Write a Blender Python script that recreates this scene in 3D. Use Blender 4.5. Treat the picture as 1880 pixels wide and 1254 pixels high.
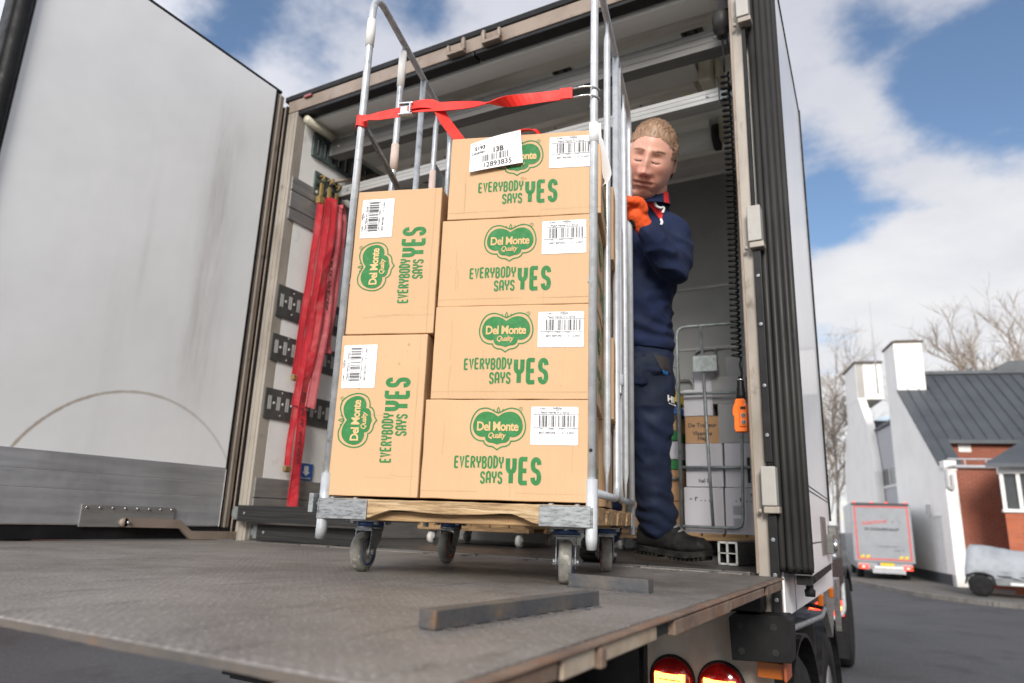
import bpy, bmesh, math, random
from mathutils import Vector, Matrix, noise as mnoise
R = math.radians
S = bpy.context.scene
for o in list(bpy.data.objects): bpy.data.objects.remove(o, do_unlink=True)
COL = S.collection
rnd = random.Random(7)

# ---------------------------------------------------------------- camera
G0 = -1.38                      # street level; z = 0 is the truck floor and the lowered lift platform
def cam_axes(yaw, pitch, roll):
    f = Vector((-math.sin(yaw)*math.cos(pitch), math.cos(yaw)*math.cos(pitch), math.sin(pitch)))
    r0 = Vector((math.cos(yaw), math.sin(yaw), 0)); u0 = r0.cross(f)
    r = math.cos(roll)*r0 + math.sin(roll)*u0
    u = -math.sin(roll)*r0 + math.cos(roll)*u0
    return f, r, u
cd = bpy.data.cameras.new('camera'); cam = bpy.data.objects.new('camera', cd); COL.objects.link(cam)
f_, r_, u_ = cam_axes(0.5135, 0.2506, 0.0356)
cam.matrix_world = Matrix(((r_.x, u_.x, -f_.x, 2.893), (r_.y, u_.y, -f_.y, -2.504), (r_.z, u_.z, -f_.z, 0.144), (0, 0, 0, 1)))
cd.sensor_width = 36; cd.lens = 24.47; cd.clip_start = 0.02; cd.clip_end = 3000
cd.dof.use_dof = True; cd.dof.focus_distance = 1.85; cd.dof.aperture_fstop = 3.2
S.camera = cam

# ---------------------------------------------------------------- sky and sun
SUN_EL, SUN_AZ = R(27), R(160)      # azimuth measured from +Y towards +X: behind the camera, a little to its left
sd = Vector((math.sin(SUN_AZ)*math.cos(SUN_EL), math.cos(SUN_AZ)*math.cos(SUN_EL), math.sin(SUN_EL)))
w = bpy.data.worlds.new('World'); S.world = w; w.use_nodes = True
nt = w.node_tree; nt.nodes.clear()
def wn(t, **k):
    n = nt.nodes.new(t)
    for a, b in k.items(): setattr(n, a, b)
    return n
def wl(a, b): nt.links.new(a, b)
sky = wn('ShaderNodeTexSky', sky_type='NISHITA', sun_disc=False, sun_elevation=SUN_EL, sun_rotation=SUN_AZ, air_density=1.0, dust_density=0.6, ozone_density=2.0)
bg1 = wn('ShaderNodeBackground'); bg1.inputs[1].default_value = 0.085
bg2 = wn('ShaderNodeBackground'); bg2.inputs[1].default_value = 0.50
out = wn('ShaderNodeOutputWorld'); mix = wn('ShaderNodeMixShader')
tc = wn('ShaderNodeTexCoord'); sep = wn('ShaderNodeSeparateXYZ'); wl(tc.outputs['Generated'], sep.inputs[0])
def wm(op, a, b=None, clamp=False):
    n = wn('ShaderNodeMath', operation=op, use_clamp=clamp)
    for i, v in enumerate((a, b)):
        if v is None: continue
        if isinstance(v, (int, float)): n.inputs[i].default_value = v
        else: wl(v, n.inputs[i])
    return n.outputs[0]
den = wm('ADD', wm('MAXIMUM', sep.outputs[2], 0.0), 0.22)
cmb = wn('ShaderNodeCombineXYZ'); wl(wm('DIVIDE', sep.outputs[0], den), cmb.inputs[0]); wl(wm('DIVIDE', sep.outputs[1], den), cmb.inputs[1])
def wnoise(scale, detail, rough, off):
    m = wn('ShaderNodeMapping'); m.inputs[1].default_value = off; wl(cmb.outputs[0], m.inputs[0])
    n = wn('ShaderNodeTexNoise'); n.inputs['Scale'].default_value = scale; n.inputs['Detail'].default_value = detail; n.inputs['Roughness'].default_value = rough
    wl(m.outputs[0], n.inputs['Vector']); return n.outputs[0]
big = wnoise(2.1, 9, 0.56, (3.3, 1.2, 0)); small = wnoise(6.0, 8, 0.6, (0.4, 7.7, 2)); shade = wnoise(3.2, 7, 0.58, (8.0, 2.0, 4))
cover = wm('ADD', wm('MULTIPLY', big, 0.75), wm('MULTIPLY', small, 0.25))
def blob(d, width, amt):       # clear (amt > 0) or cloudy (amt < 0) patch of sky round a direction
    global cover
    v = wn('ShaderNodeVectorMath', operation='DOT_PRODUCT'); nv = wn('ShaderNodeVectorMath', operation='NORMALIZE')
    wl(tc.outputs['Generated'], nv.inputs[0]); wl(nv.outputs[0], v.inputs[0]); v.inputs[1].default_value = Vector(d).normalized()
    e = wm('POWER', 2.71828, wm('MULTIPLY', wm('SUBTRACT', v.outputs['Value'], 1.0), 1.0/(width*width)))
    cover = wm('SUBTRACT', cover, wm('MULTIPLY', e, amt))
SKYSPOTS = [((-0.061, 0.885, 0.462), 0.045, 0.15), ((-0.036, 0.914, 0.405), 0.045, 0.16), ((-0.079, 0.915, 0.395), 0.03, 0.12), ((0.058, 0.860, 0.506), 0.045, 0.15), ((0.125, 0.867, 0.483), 0.06, 0.13), ((0.153, 0.831, 0.535), 0.05, 0.14), ((0.010, 0.803, 0.595), 0.03, 0.1), ((0.109, 0.956, 0.272), 0.03, 0.1), ((0.077, 0.908, 0.411), 0.05, -0.06), ((0.005, 0.865, 0.502), 0.05, -0.05), ((0.018, 0.944, 0.329), 0.1, -0.1), ((-0.489, 0.600, 0.634), 0.03, 0.12), ((-0.681, 0.469, 0.563), 0.035, 0.12), ((-0.608, 0.551, 0.572), 0.03, 0.06), ((-0.663, 0.526, 0.533), 0.03, -0.05)]
for d_, w_, a_ in SKYSPOTS: blob(d_, w_, a_)
ramp = wn('ShaderNodeMapRange', interpolation_type='SMOOTHSTEP'); ramp.inputs[1].default_value = 0.34; ramp.inputs[2].default_value = 0.505
wl(cover, ramp.inputs[0])
cr = wn('ShaderNodeMix', data_type='RGBA'); wl(wm('ADD', wm('MULTIPLY', shade, 1.1), wm('MULTIPLY', wm('SUBTRACT', 0.42, sep.outputs[2]), 1.6), True), cr.inputs[0]); cr.inputs[6].default_value = (0.60, 0.63, 0.74, 1); cr.inputs[7].default_value = (1.0, 1.0, 1.02, 1)
# cloud glow added out of view, left and behind, to light the house gable
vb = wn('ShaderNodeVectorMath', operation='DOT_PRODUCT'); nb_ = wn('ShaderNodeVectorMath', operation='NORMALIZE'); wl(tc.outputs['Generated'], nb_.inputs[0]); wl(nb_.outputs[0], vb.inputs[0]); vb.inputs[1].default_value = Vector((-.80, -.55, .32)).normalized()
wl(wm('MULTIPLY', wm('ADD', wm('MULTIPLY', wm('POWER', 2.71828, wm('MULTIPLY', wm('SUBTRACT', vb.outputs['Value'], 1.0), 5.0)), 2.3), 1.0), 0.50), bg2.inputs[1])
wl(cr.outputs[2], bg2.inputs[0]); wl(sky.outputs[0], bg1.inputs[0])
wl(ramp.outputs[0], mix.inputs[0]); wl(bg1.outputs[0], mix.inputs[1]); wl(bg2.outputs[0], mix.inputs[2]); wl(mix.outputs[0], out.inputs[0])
ld = bpy.data.lights.new('sun', 'SUN'); ld.energy = 2.3; ld.angle = R(18); ld.color = (1.0, 0.95, 0.88)
sun = bpy.data.objects.new('sun', ld); COL.objects.link(sun); sun.rotation_euler = (-sd).to_track_quat('-Z', 'Y').to_euler()
S.view_settings.view_transform = 'Standard'; S.view_settings.look = 'None'; S.view_settings.gamma = 1; S.view_settings.exposure = 0.86
S.cycles.use_denoising = True; S.cycles.max_bounces = 8; S.cycles.diffuse_bounces = 6
# ---------------------------------------------------------------- materials
def nodes(name):
    m = bpy.data.materials.new(name); m.use_nodes = True
    t = m.node_tree; b = t.nodes['Principled BSDF']
    return m, t, b
def c4(c): return (c[0], c[1], c[2], 1)
def tn(t, typ, ins=None, **k):
    n = t.nodes.new(typ)
    for a, b in k.items(): setattr(n, a, b)
    for a, b in (ins or {}).items():
        if isinstance(b, bpy.types.NodeSocket): t.links.new(b, n.inputs[a])
        else: n.inputs[a].default_value = b
    return n
def coords(t, stretch=(1, 1, 1), rand=True):
    tcn = tn(t, 'ShaderNodeTexCoord'); mp = tn(t, 'ShaderNodeMapping', {0: tcn.outputs['Object'], 'Scale': stretch})
    if rand:
        oi = tn(t, 'ShaderNodeObjectInfo'); mu = tn(t, 'ShaderNodeMath', {0: oi.outputs['Random'], 1: 37.0}, operation='MULTIPLY')
        ad = tn(t, 'ShaderNodeVectorMath', {0: mp.outputs[0], 1: mu.outputs[0]}, operation='ADD'); return ad.outputs[0]
    return mp.outputs[0]
def noise_(t, v, scale, detail=5, rough=.6): return tn(t, 'ShaderNodeTexNoise', {'Vector': v, 'Scale': scale, 'Detail': detail, 'Roughness': rough}).outputs[0]
def rmp(t, v, a, b): return tn(t, 'ShaderNodeMapRange', {0: v, 1: a, 2: b}).outputs[0]
def mixc(t, f, a, b):
    n = tn(t, 'ShaderNodeMix', data_type='RGBA')
    for i, v in ((0, f), (6, a), (7, b)):
        if isinstance(v, bpy.types.NodeSocket): t.links.new(v, n.inputs[i])
        else: n.inputs[i].default_value = c4(v) if i else v
    return n.outputs[2]
def bump_(t, b, h, strength, dist=.01):
    n = tn(t, 'ShaderNodeBump', {'Height': h, 'Strength': strength, 'Distance': dist}); t.links.new(n.outputs[0], b.inputs['Normal'])
MATS = {}
def M(name, col, rough=.5, metal=0.0, col2=None, scale=8.0, lo=.42, hi=.66, stretch=(1, 1, 1), bump=0.0, bscale=80.0, dist=.004, rvar=.12, col3=None, s3=2.0, lo3=.55, hi3=.75, emit=None, estr=1.0, coat=0, sheen=0, spec=None):
    m, t, b = nodes(name); v = coords(t, stretch)
    b.inputs['Roughness'].default_value = rough; b.inputs['Metallic'].default_value = metal
    n = noise_(t, v, scale)
    c = mixc(t, rmp(t, n, lo, hi), col, col2 if col2 else tuple(x*.86 for x in col))
    if col3: c = mixc(t, rmp(t, noise_(t, v, s3, 7, .65), lo3, hi3), c, col3)
    t.links.new(c, b.inputs['Base Color'])
    if rvar: t.links.new(tn(t, 'ShaderNodeMapRange', {0: noise_(t, v, scale*1.7), 1: .3, 2: .7, 3: max(.03, rough-rvar), 4: min(1, rough+rvar)}).outputs[0], b.inputs['Roughness'])
    if bump: bump_(t, b, noise_(t, v, bscale, 4), bump, dist)
    if emit: b.inputs['Emission Color'].default_value = c4(emit); b.inputs['Emission Strength'].default_value = estr
    if spec is not None: b.inputs['Specular IOR Level'].default_value = spec
    if coat: b.inputs['Coat Weight'].default_value = coat
    if sheen: b.inputs['Sheen Weight'].default_value = sheen
    MATS[name] = m; return m

# ---------------------------------------------------------------- mesh builder
class MB:
    def __init__(s): s.v = []; s.f = []; s.m = []; s.sm = []
    def add(s, vs, fs, mi=0, smooth=False):
        o = len(s.v); s.v.extend(Vector(p) for p in vs)
        for f in fs: s.f.append([i+o for i in f]); s.m.append(mi); s.sm.append(smooth)
        return s
    def box(s, a, b, mi=0, mat=None):
        x0, y0, z0 = a; x1, y1, z1 = b
        x0, x1 = min(x0, x1), max(x0, x1); y0, y1 = min(y0, y1), max(y0, y1); z0, z1 = min(z0, z1), max(z0, z1)
        vs = [Vector(p) for p in ((x0,y0,z0),(x1,y0,z0),(x1,y1,z0),(x0,y1,z0),(x0,y0,z1),(x1,y0,z1),(x1,y1,z1),(x0,y1,z1))]
        if mat is not None: vs = [mat @ p for p in vs]
        return s.add(vs, [(0,3,2,1),(4,5,6,7),(0,1,5,4),(1,2,6,5),(2,3,7,6),(3,0,4,7)], mi)
    def cbox(s, c, size, rot=None, mi=0):
        c = Vector(c); h = Vector(size)/2; mt = Matrix.Translation(c) @ (rot.to_4x4() if rot is not None else Matrix())
        return s.box(-h, h, mi, mt)
    def tube(s, pts, r, seg=10, mi=0, cap=True, closed=False, smooth=True, flat=1.0, up=None):
        pts = [Vector(p) for p in pts]; n = len(pts); rr = r if isinstance(r, (list, tuple)) else [r]*n
        vs = []; ref = Vector(up) if up is not None else None; px = None
        for i, p in enumerate(pts):
            if closed: d = pts[(i+1) % n]-pts[i-1]
            else: d = pts[min(i+1, n-1)]-pts[max(i-1, 0)]
            if d.length < 1e-9: d = Vector((0, 0, 1))
            d.normalize()
            if px is None:
                a = ref if ref is not None else (Vector((0, 0, 1)) if abs(d.z) < .9 else Vector((1, 0, 0)))
                px = (a - d*a.dot(d)).normalized()
            else:
                q = px - d*px.dot(d)
                if q.length > 1e-6: px = q.normalized()
            py = d.cross(px)
            for k in range(seg):
                a = 2*math.pi*k/seg
                vs.append(p + (px*math.cos(a)*flat + py*math.sin(a))*rr[i])
        fs = []
        for i in range(n if closed else n-1):
            j = (i+1) % n
            for k in range(seg): fs.append((i*seg+k, i*seg+(k+1) % seg, j*seg+(k+1) % seg, j*seg+k))
        if cap and not closed: fs += [tuple(range(seg-1, -1, -1)), tuple((n-1)*seg+k for k in range(seg))]
        return s.add(vs, fs, mi, smooth)
    def cyl(s, a, b, r, seg=16, mi=0, r2=None, smooth=True): return s.tube([a, b], [r, r if r2 is None else r2], seg, mi, smooth=smooth)
    def prism(s, poly, axis, a, b, mi=0):
        # poly: 2-D outline in the two other axes (in x,y,z order), extruded along axis from a to b
        def P(u, v, t): return {'x': (t, u, v), 'y': (u, t, v), 'z': (u, v, t)}[axis]
        n = len(poly); vs = [P(u, v, a) for u, v in poly]+[P(u, v, b) for u, v in poly]
        fs = [tuple(range(n)), tuple(range(2*n-1, n-1, -1))]+[(i, i+n, (i+1) % n+n, (i+1) % n) for i in range(n)]
        return s.add(vs, fs, mi)
    def lathe(s, prof, c=(0, 0, 0), axis=(0, 0, 1), seg=24, mi=0, smooth=True):
        ax = Vector(axis).normalized(); a = Vector((1, 0, 0)) if abs(ax.x) < .9 else Vector((0, 1, 0))
        e1 = (a-ax*a.dot(ax)).normalized(); e2 = ax.cross(e1); c = Vector(c); n = len(prof); vs = []
        for r, h in prof:
            for k in range(seg): t = 2*math.pi*k/seg; vs.append(c+ax*h+(e1*math.cos(t)+e2*math.sin(t))*r)
        fs = [(i*seg+k, i*seg+(k+1) % seg, (i+1)*seg+(k+1) % seg, (i+1)*seg+k) for i in range(n-1) for k in range(seg)]
        fs += [tuple(range(seg-1, -1, -1)), tuple((n-1)*seg+k for k in range(seg))]
        return s.add(vs, fs, mi, smooth)
    def ell(s, c, r, mi=0, nu=16, nv=10, rot=None):
        c = Vector(c); vs = []
        for j in range(nv+1):
            th = math.pi*j/nv
            for i in range(nu):
                ph = 2*math.pi*i/nu; p = Vector((math.sin(th)*math.cos(ph)*r[0], math.sin(th)*math.sin(ph)*r[1], math.cos(th)*r[2]))
                vs.append(c+(rot @ p if rot is not None else p))
        fs = [(j*nu+i, (j+1)*nu+i, (j+1)*nu+(i+1) % nu, j*nu+(i+1) % nu) for j in range(nv) for i in range(nu)]
        return s.add(vs, fs, mi, True)
    def xf(s, mt):
        s.v = [mt @ p for p in s.v]; return s
    def join(s, o, mt=None, moff=0):
        b = len(s.v); s.v += [mt @ p for p in o.v] if mt is not None else list(o.v)
        s.f += [[i+b for i in f] for f in o.f]; s.m += [k+moff for k in o.m]; s.sm += o.sm; return s
    def build(s, name, mats, parent=None, org=(0, 0, 0), bevel=0, bseg=2, smooth=False, weld=False):
        me = bpy.data.meshes.new(name); o3 = Vector(org)
        me.from_pydata([p-o3 for p in s.v], [], s.f)
        mats = mats if isinstance(mats, (list, tuple)) else [mats]
        for m in mats: me.materials.append(MATS[m] if isinstance(m, str) else m)
        me.polygons.foreach_set('material_index', s.m); me.polygons.foreach_set('use_smooth', [True]*len(s.f) if smooth else s.sm)
        bm = bmesh.new(); bm.from_mesh(me)
        if weld: bmesh.ops.remove_doubles(bm, verts=bm.verts, dist=1e-5)
        bmesh.ops.recalc_face_normals(bm, faces=bm.faces)
        bm.to_mesh(me); bm.free(); me.update()
        ob = bpy.data.objects.new(name, me); COL.objects.link(ob)
        if parent is not None: ob.parent = parent
        else: ob.location = o3
        if bevel:
            md = ob.modifiers.new('bevel', 'BEVEL'); md.width = bevel; md.segments = bseg; md.limit_method = 'ANGLE'; md.angle_limit = R(40); md.harden_normals = False
        return ob
def tag(o, label=None, cat=None, group=None, kind=None):
    if label: o['label'] = label
    if cat: o['category'] = cat
    if group: o['group'] = group
    if kind: o['kind'] = kind
    return o
def thing(name, loc, label, cat, group=None, rz=0):
    o = bpy.data.objects.new(name, None); COL.objects.link(o); o.location = loc; o.rotation_euler = (0, 0, rz); o.empty_display_size = .1
    return tag(o, label, cat, group)
def dup(o, loc=None, rz=None, label=None, group=None, parent=None):
    c = o.copy(); COL.objects.link(c)
    if parent is not None: c.parent = parent
    if loc is not None: c.location = loc
    if rz is not None: c.rotation_euler = (0, 0, rz)
    if label: c['label'] = label
    if group: c['group'] = group
    for ch in list(o.children): dup(ch, parent=c)
    return c
def arc(c, r, a0, a1, n, plane='xz'):
    o = []
    for i in range(n+1):
        a = R(a0+(a1-a0)*i/n); u, v = r*math.cos(a), r*math.sin(a)
        o.append(Vector(c)+Vector({'xz': (u, 0, v), 'xy': (u, v, 0), 'yz': (0, u, v)}[plane]))
    return o
def round_path(pts, r, n=5):
    pts = [Vector(p) for p in pts]; out = [pts[0]]
    for i in range(1, len(pts)-1):
        a, b, c = pts[i-1], pts[i], pts[i+1]; d1 = (a-b); d2 = (c-b); k = min(r, d1.length*.49, d2.length*.49)
        p, q = b+d1.normalized()*k, b+d2.normalized()*k
        for j in range(n+1):
            t = j/n; out.append(p*(1-t)**2+b*2*t*(1-t)+q*t*t)
    out.append(pts[-1]); return out
def spline(pts, n=6, closed=False):
    pts = [Vector(p) for p in pts]; N = len(pts); out = []
    for i in range(N if closed else N-1):
        p1, p2 = pts[i], pts[(i+1) % N]; p0 = pts[i-1] if (closed or i > 0) else p1; p3 = pts[(i+2) % N] if (closed or i < N-2) else p2
        for j in range(n):
            t = j/n; out.append(.5*((2*p1)+(-p0+p2)*t+(2*p0-5*p1+4*p2-p3)*t*t+(-p0+3*p1-3*p2+p3)*t**3))
    if not closed: out.append(pts[-1])
    return out
def ribbon(mb, path, width_dirs, width, thick, mi=0):
    # flat webbing: path points, a width direction per point, rectangular section
    path = [Vector(p) for p in path]; n = len(path); vs = []
    for i, p in enumerate(path):
        d = (path[min(i+1, n-1)]-path[max(i-1, 0)]).normalized(); wd = Vector(width_dirs[i] if isinstance(width_dirs, list) else width_dirs)
        wd = (wd-d*wd.dot(d)).normalized(); nn = d.cross(wd); wv = width[i] if isinstance(width, list) else width
        for a, b in ((-1, -1), (1, -1), (1, 1), (-1, 1)): vs.append(p+wd*wv/2*a+nn*thick/2*b)
    fs = [(i*4+k, i*4+(k+1) % 4, (i+1)*4+(k+1) % 4, (i+1)*4+k) for i in range(n-1) for k in range(4)]
    fs += [(3, 2, 1, 0), tuple((n-1)*4+k for k in range(4))]
    mb.add(vs, fs, mi)
# ---- lettering, laid out in a plane (u right, v up) and mapped to 3-D by a function
TXT = {}
def text2d(body, size=1.0, align='LEFT', bold=0.0, shear=0.0, sx=1.0, space=1.0):
    key = (body, size, align, bold, shear, sx, space)
    if key not in TXT:
        cu = bpy.data.curves.new('lettering', 'FONT'); cu.body = body; cu.size = size; cu.align_x = align; cu.offset = bold; cu.shear = shear; cu.space_character = space; cu.resolution_u = 3
        ob = bpy.data.objects.new('lettering', cu); COL.objects.link(ob)
        dg = bpy.context.evaluated_depsgraph_get(); me = bpy.data.meshes.new_from_object(ob.evaluated_get(dg))
        TXT[key] = ([(p.co.x*sx, p.co.y) for p in me.vertices], [tuple(q.vertices) for q in me.polygons])
        bpy.data.objects.remove(ob); bpy.data.curves.remove(cu); bpy.data.meshes.remove(me)
    return TXT[key]
def put2d(mb, vf, fn, mi=0, off=(0, 0)):
    vs, fs = vf; mb.add([fn(u+off[0], v+off[1]) for u, v in vs], fs, mi)
def poly2d(mb, pts, fn, mi=0):
    bm = bmesh.new(); vv = [bm.verts.new((p[0], p[1], 0)) for p in pts]; f = bm.faces.new(vv)
    r = bmesh.ops.triangulate(bm, faces=[f]); bm.verts.index_update()
    mb.add([fn(p[0], p[1]) for p in pts], [tuple(v.index for v in t.verts) for t in bm.faces], mi); bm.free()
def stroke2d(mb, pts, th, fn, mi=0, closed=False):
    pts = [Vector((p[0], p[1], 0)) for p in pts]; n = len(pts); L = []; Rr = []
    for i, p in enumerate(pts):
        a = pts[i-1] if (i > 0 or closed) else None; b = pts[(i+1) % n] if (i < n-1 or closed) else None
        d1 = (p-a).normalized() if a is not None else None; d2 = (b-p).normalized() if b is not None else None
        d1 = d1 or d2; d2 = d2 or d1; n1 = Vector((-d1.y, d1.x, 0)); n2 = Vector((-d2.y, d2.x, 0)); m = (n1+n2)
        m = m.normalized() if m.length > 1e-6 else n1; k = min(1.6, 1/max(.4, m.dot(n1)))
        L.append(p+m*th/2*k); Rr.append(p-m*th/2*k)
    vs = [fn(q.x, q.y) for q in L]+[fn(q.x, q.y) for q in Rr]
    fs = [(i, (i+1) % n, n+(i+1) % n, n+i) for i in range(n if closed else n-1)]
    mb.add(vs, fs, mi)
# ---------------------------------------------------------------- material library
M('wall_white', (.78, .77, .75), .45, col2=(.70, .69, .67), scale=3, col3=(.42, .40, .37), s3=5, lo3=.62, hi3=.8, bump=.15, bscale=30)
M('rail_dark', (.095, .095, .09), .5, .35, col2=(.06, .06, .058), scale=14, col3=(.3, .3, .29), s3=40, lo3=.66, hi3=.72)
M('slot_pale', (.5, .5, .48), .45, .2, scale=30)
M('kick_grey', (.26, .255, .25), .45, .4, col2=(.19, .185, .18), scale=4, stretch=(1, 1, 9))
M('beige_frame', (.36, .325, .28), .5, .1, col2=(.25, .22, .185), scale=6, col3=(.14, .115, .09), s3=14, lo3=.62, hi3=.74, stretch=(1, 1, .5), bump=.1)
M('brown_frame', (.27, .215, .175), .55, .15, col2=(.2, .155, .12), scale=6, col3=(.07, .055, .045), s3=11, lo3=.58, hi3=.75)
M('black_rubber', (.006, .006, .0065), .6, col2=(.011, .011, .0115), scale=12, spec=.25, col3=(.05, .047, .042), s3=24, lo3=.66, hi3=.82, bump=.1)
M('seal_grey', (.030, .029, .0275), .55, spec=.3, col2=(.018, .0175, .017), scale=10, stretch=(1, 1, .25), col3=(.09, .085, .08), s3=20, lo3=.64, hi3=.8)
M('black_paint', (.007, .007, .008), .45, .0, spec=.3, col2=(.013, .013, .0135), scale=18, col3=(.07, .07, .07), s3=60, lo3=.7, hi3=.76)
M('ceiling', (.82, .84, .80), .5, col2=(.77, .79, .75), scale=2, stretch=(.4, 2, 1), col3=(.36, .36, .33), s3=6, lo3=.62, hi3=.85)
M('ceiling_beige', (.78, .76, .69), .5, col2=(.43, .41, .35), scale=3, stretch=(.4, 3, 1))
M('fixture_white', (.50, .50, .48), .4, col2=(.44, .43, .41), scale=5, col3=(.35, .3, .22), s3=18, lo3=.7, hi3=.8)
M('hinge_grey', (.38, .37, .345), .5, col2=(.36, .345, .32), scale=14, col3=(.16, .14, .12), s3=20, lo3=.58, hi3=.74)
M('cream_plastic', (.56, .53, .42), .4, col2=(.48, .45, .35), scale=7)
M('dark_hole', (.01, .01, .01), .8)
M('floor_ply', (.045, .040, .037), .5, col2=(.03, .027, .025), scale=9, col3=(.10, .09, .08), s3=25, lo3=.6, hi3=.75, bump=.35, bscale=240, dist=.002)
M('rust_beige', (.42, .35, .27), .6, .05, col2=(.27, .19, .12), scale=9, col3=(.2, .075, .025), s3=12, lo3=.55, hi3=.68, bump=.3, bscale=60)
M('rust', (.13, .085, .062), .8, .1, col2=(.20, .14, .10), scale=14, col3=(.22, .09, .04), s3=9, lo3=.5, hi3=.7, bump=.5, bscale=90)
M('lip_rust', (.125, .105, .09), .75, .15, col2=(.08, .075, .07), scale=9, col3=(.22, .10, .045), s3=7, lo3=.58, hi3=.66, bump=.5, bscale=70)
M('bulkhead_grey', (.21, .215, .21), .5, col2=(.17, .175, .17), scale=1.5)
M('stop_steel', (.075, .078, .085), .55, .5, col2=(.13, .115, .10), scale=12, col3=(.20, .12, .07), s3=16, lo3=.6, hi3=.72, bump=.3, bscale=120)
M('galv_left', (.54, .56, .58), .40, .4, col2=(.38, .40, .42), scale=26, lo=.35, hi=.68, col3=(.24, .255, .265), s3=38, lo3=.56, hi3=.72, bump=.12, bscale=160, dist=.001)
M('galv', (.60, .62, .64), .42, .35, col2=(.47, .49, .51), scale=26, lo=.35, hi=.68, col3=(.36, .38, .39), s3=40, lo3=.6, hi3=.75, bump=.12, bscale=160, dist=.001)  # base colour brightened to carry the strong light on the right posts
M('galv_dull', (.27, .285, .295), .45, .5, col2=(.17, .18, .19), scale=30, stretch=(1, 1, 4), col3=(.07, .073, .075), s3=60, lo3=.52, hi3=.72, bump=.2, bscale=140, dist=.001)
M('alu_beam', (.16, .157, .15), .42, .55, col2=(.14, .135, .13), scale=5, stretch=(.35, 6, 6), col3=(.34, .33, .31), s3=7, lo3=.6, hi3=.75)
M('alu_pale', (.40, .40, .39), .42, .3, col2=(.30, .30, .29), scale=6, stretch=(.35, 6, 6), col3=(.4, .39, .37), s3=10, lo3=.62, hi3=.78)
M('alu_dark', (.020, .020, .021), .55, .1, spec=.3, col2=(.035, .035, .035), scale=8, stretch=(.3, 8, 8), col3=(.10, .10, .10), s3=12, lo3=.66, hi3=.78)
M('alu_cut', (.62, .62, .60), .4, .6, scale=40)
M('bracket_zinc', (.27, .30, .295), .45, .5, col2=(.17, .19, .19), scale=20, col3=(.12, .13, .12), s3=30, lo3=.6, hi3=.75)
M('teal_zinc', (.13, .17, .165), .5, .5, col2=(.07, .09, .09), scale=18, col3=(.3, .38, .36), s3=40, lo3=.62, hi3=.75)
M('brass_zinc', (.36, .25, .09), .5, .5, col2=(.22, .15, .06), scale=30)
M('strap_red', (.50, .018, .03), .75, col2=(.40, .02, .03), scale=9, col3=(.55, .12, .12), s3=7, lo3=.5, hi3=.75, bump=.4, bscale=500, dist=.001)
M('strap_faded', (.62, .17, .18), .8, col2=(.48, .06, .08), scale=6, col3=(.35, .05, .06), s3=8, lo3=.55, hi3=.75, bump=.4, bscale=500, dist=.001)
M('strap_bright', (.83, .022, .012), .6, col2=(.75, .02, .012), scale=12, bump=.5, bscale=600, dist=.001)
M('steel_bright', (.6, .61, .62), .28, .9, col2=(.5, .5, .5), scale=25)
M('wood_old', (.30, .185, .09), .75, col2=(.16, .09, .04), scale=11, stretch=(.3, 3, 6), col3=(.50, .33, .16), s3=18, lo3=.52, hi3=.7, bump=.6, bscale=50, dist=.004)
M('wood_front', (.44, .30, .16), .75, col2=(.20, .12, .055), scale=16, stretch=(.5, 3, 5), col3=(.54, .41, .25), s3=22, lo3=.5, hi3=.66, bump=.7, bscale=70, dist=.004)
M('wheel_rubber', (.22, .21, .185), .75, col2=(.085, .083, .072), scale=14, col3=(.36, .35, .31), s3=34, lo3=.54, hi3=.7, bump=.35, bscale=120)
M('hub_grey', (.42, .43, .42), .5, .3, col2=(.33, .34, .33), scale=20)
M('hub_blue', (.02, .06, .18), .5); M('hub_red', (.42, .03, .03), .5)
M('paper_white', (.80, .80, .81), .6, col2=(.77, .77, .78), scale=6); M('ink_black', (.03, .03, .035), .7); M('ink_grey', (.32, .32, .34), .7)
M('ink_green', (.018, .165, .038), .7, col2=(.030, .21, .058), scale=60, lo=.5, hi=.75)
M('ink_board', (.70, .44, .21), .75)
M('tape_white', (.75, .74, .71), .6); M('tape_pink', (.70, .55, .49), .7, col2=(.6, .5, .42), scale=30)
M('lamp_red', (.25, .006, .006), .15, coat=.6, col2=(.16, .003, .003), scale=60)
M('lamp_glow', (1, .35, .1), .4, emit=(1, .25, .04), estr=4.0); M('lamp_core', (1, .5, .15), .4, emit=(1, .36, .07), estr=3.2)
M('lamp_red_lit', (.6, .02, .02), .3, emit=(1, .06, .03), estr=1.6)
M('amber', (.38, .10, .01), .25, coat=.5); M('orange_paint', (.36, .085, .03), .5, col2=(.25, .06, .025), scale=10)
M('orange_plastic', (.86, .17, .012), .38, col2=(.78, .14, .01), scale=12)
M('tyre', (.010, .010, .0105), .8, spec=.25, col2=(.018, .0175, .017), scale=10, bump=.3, bscale=60)
M('rim_steel', (.30, .30, .30), .45, .5, col2=(.2, .2, .2), scale=9)
M('sticker_blue', (.015, .10, .35), .5); M('sticker_yellow', (.7, .5, .02), .5); M('red_paint', (.45, .02, .02), .5)

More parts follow.
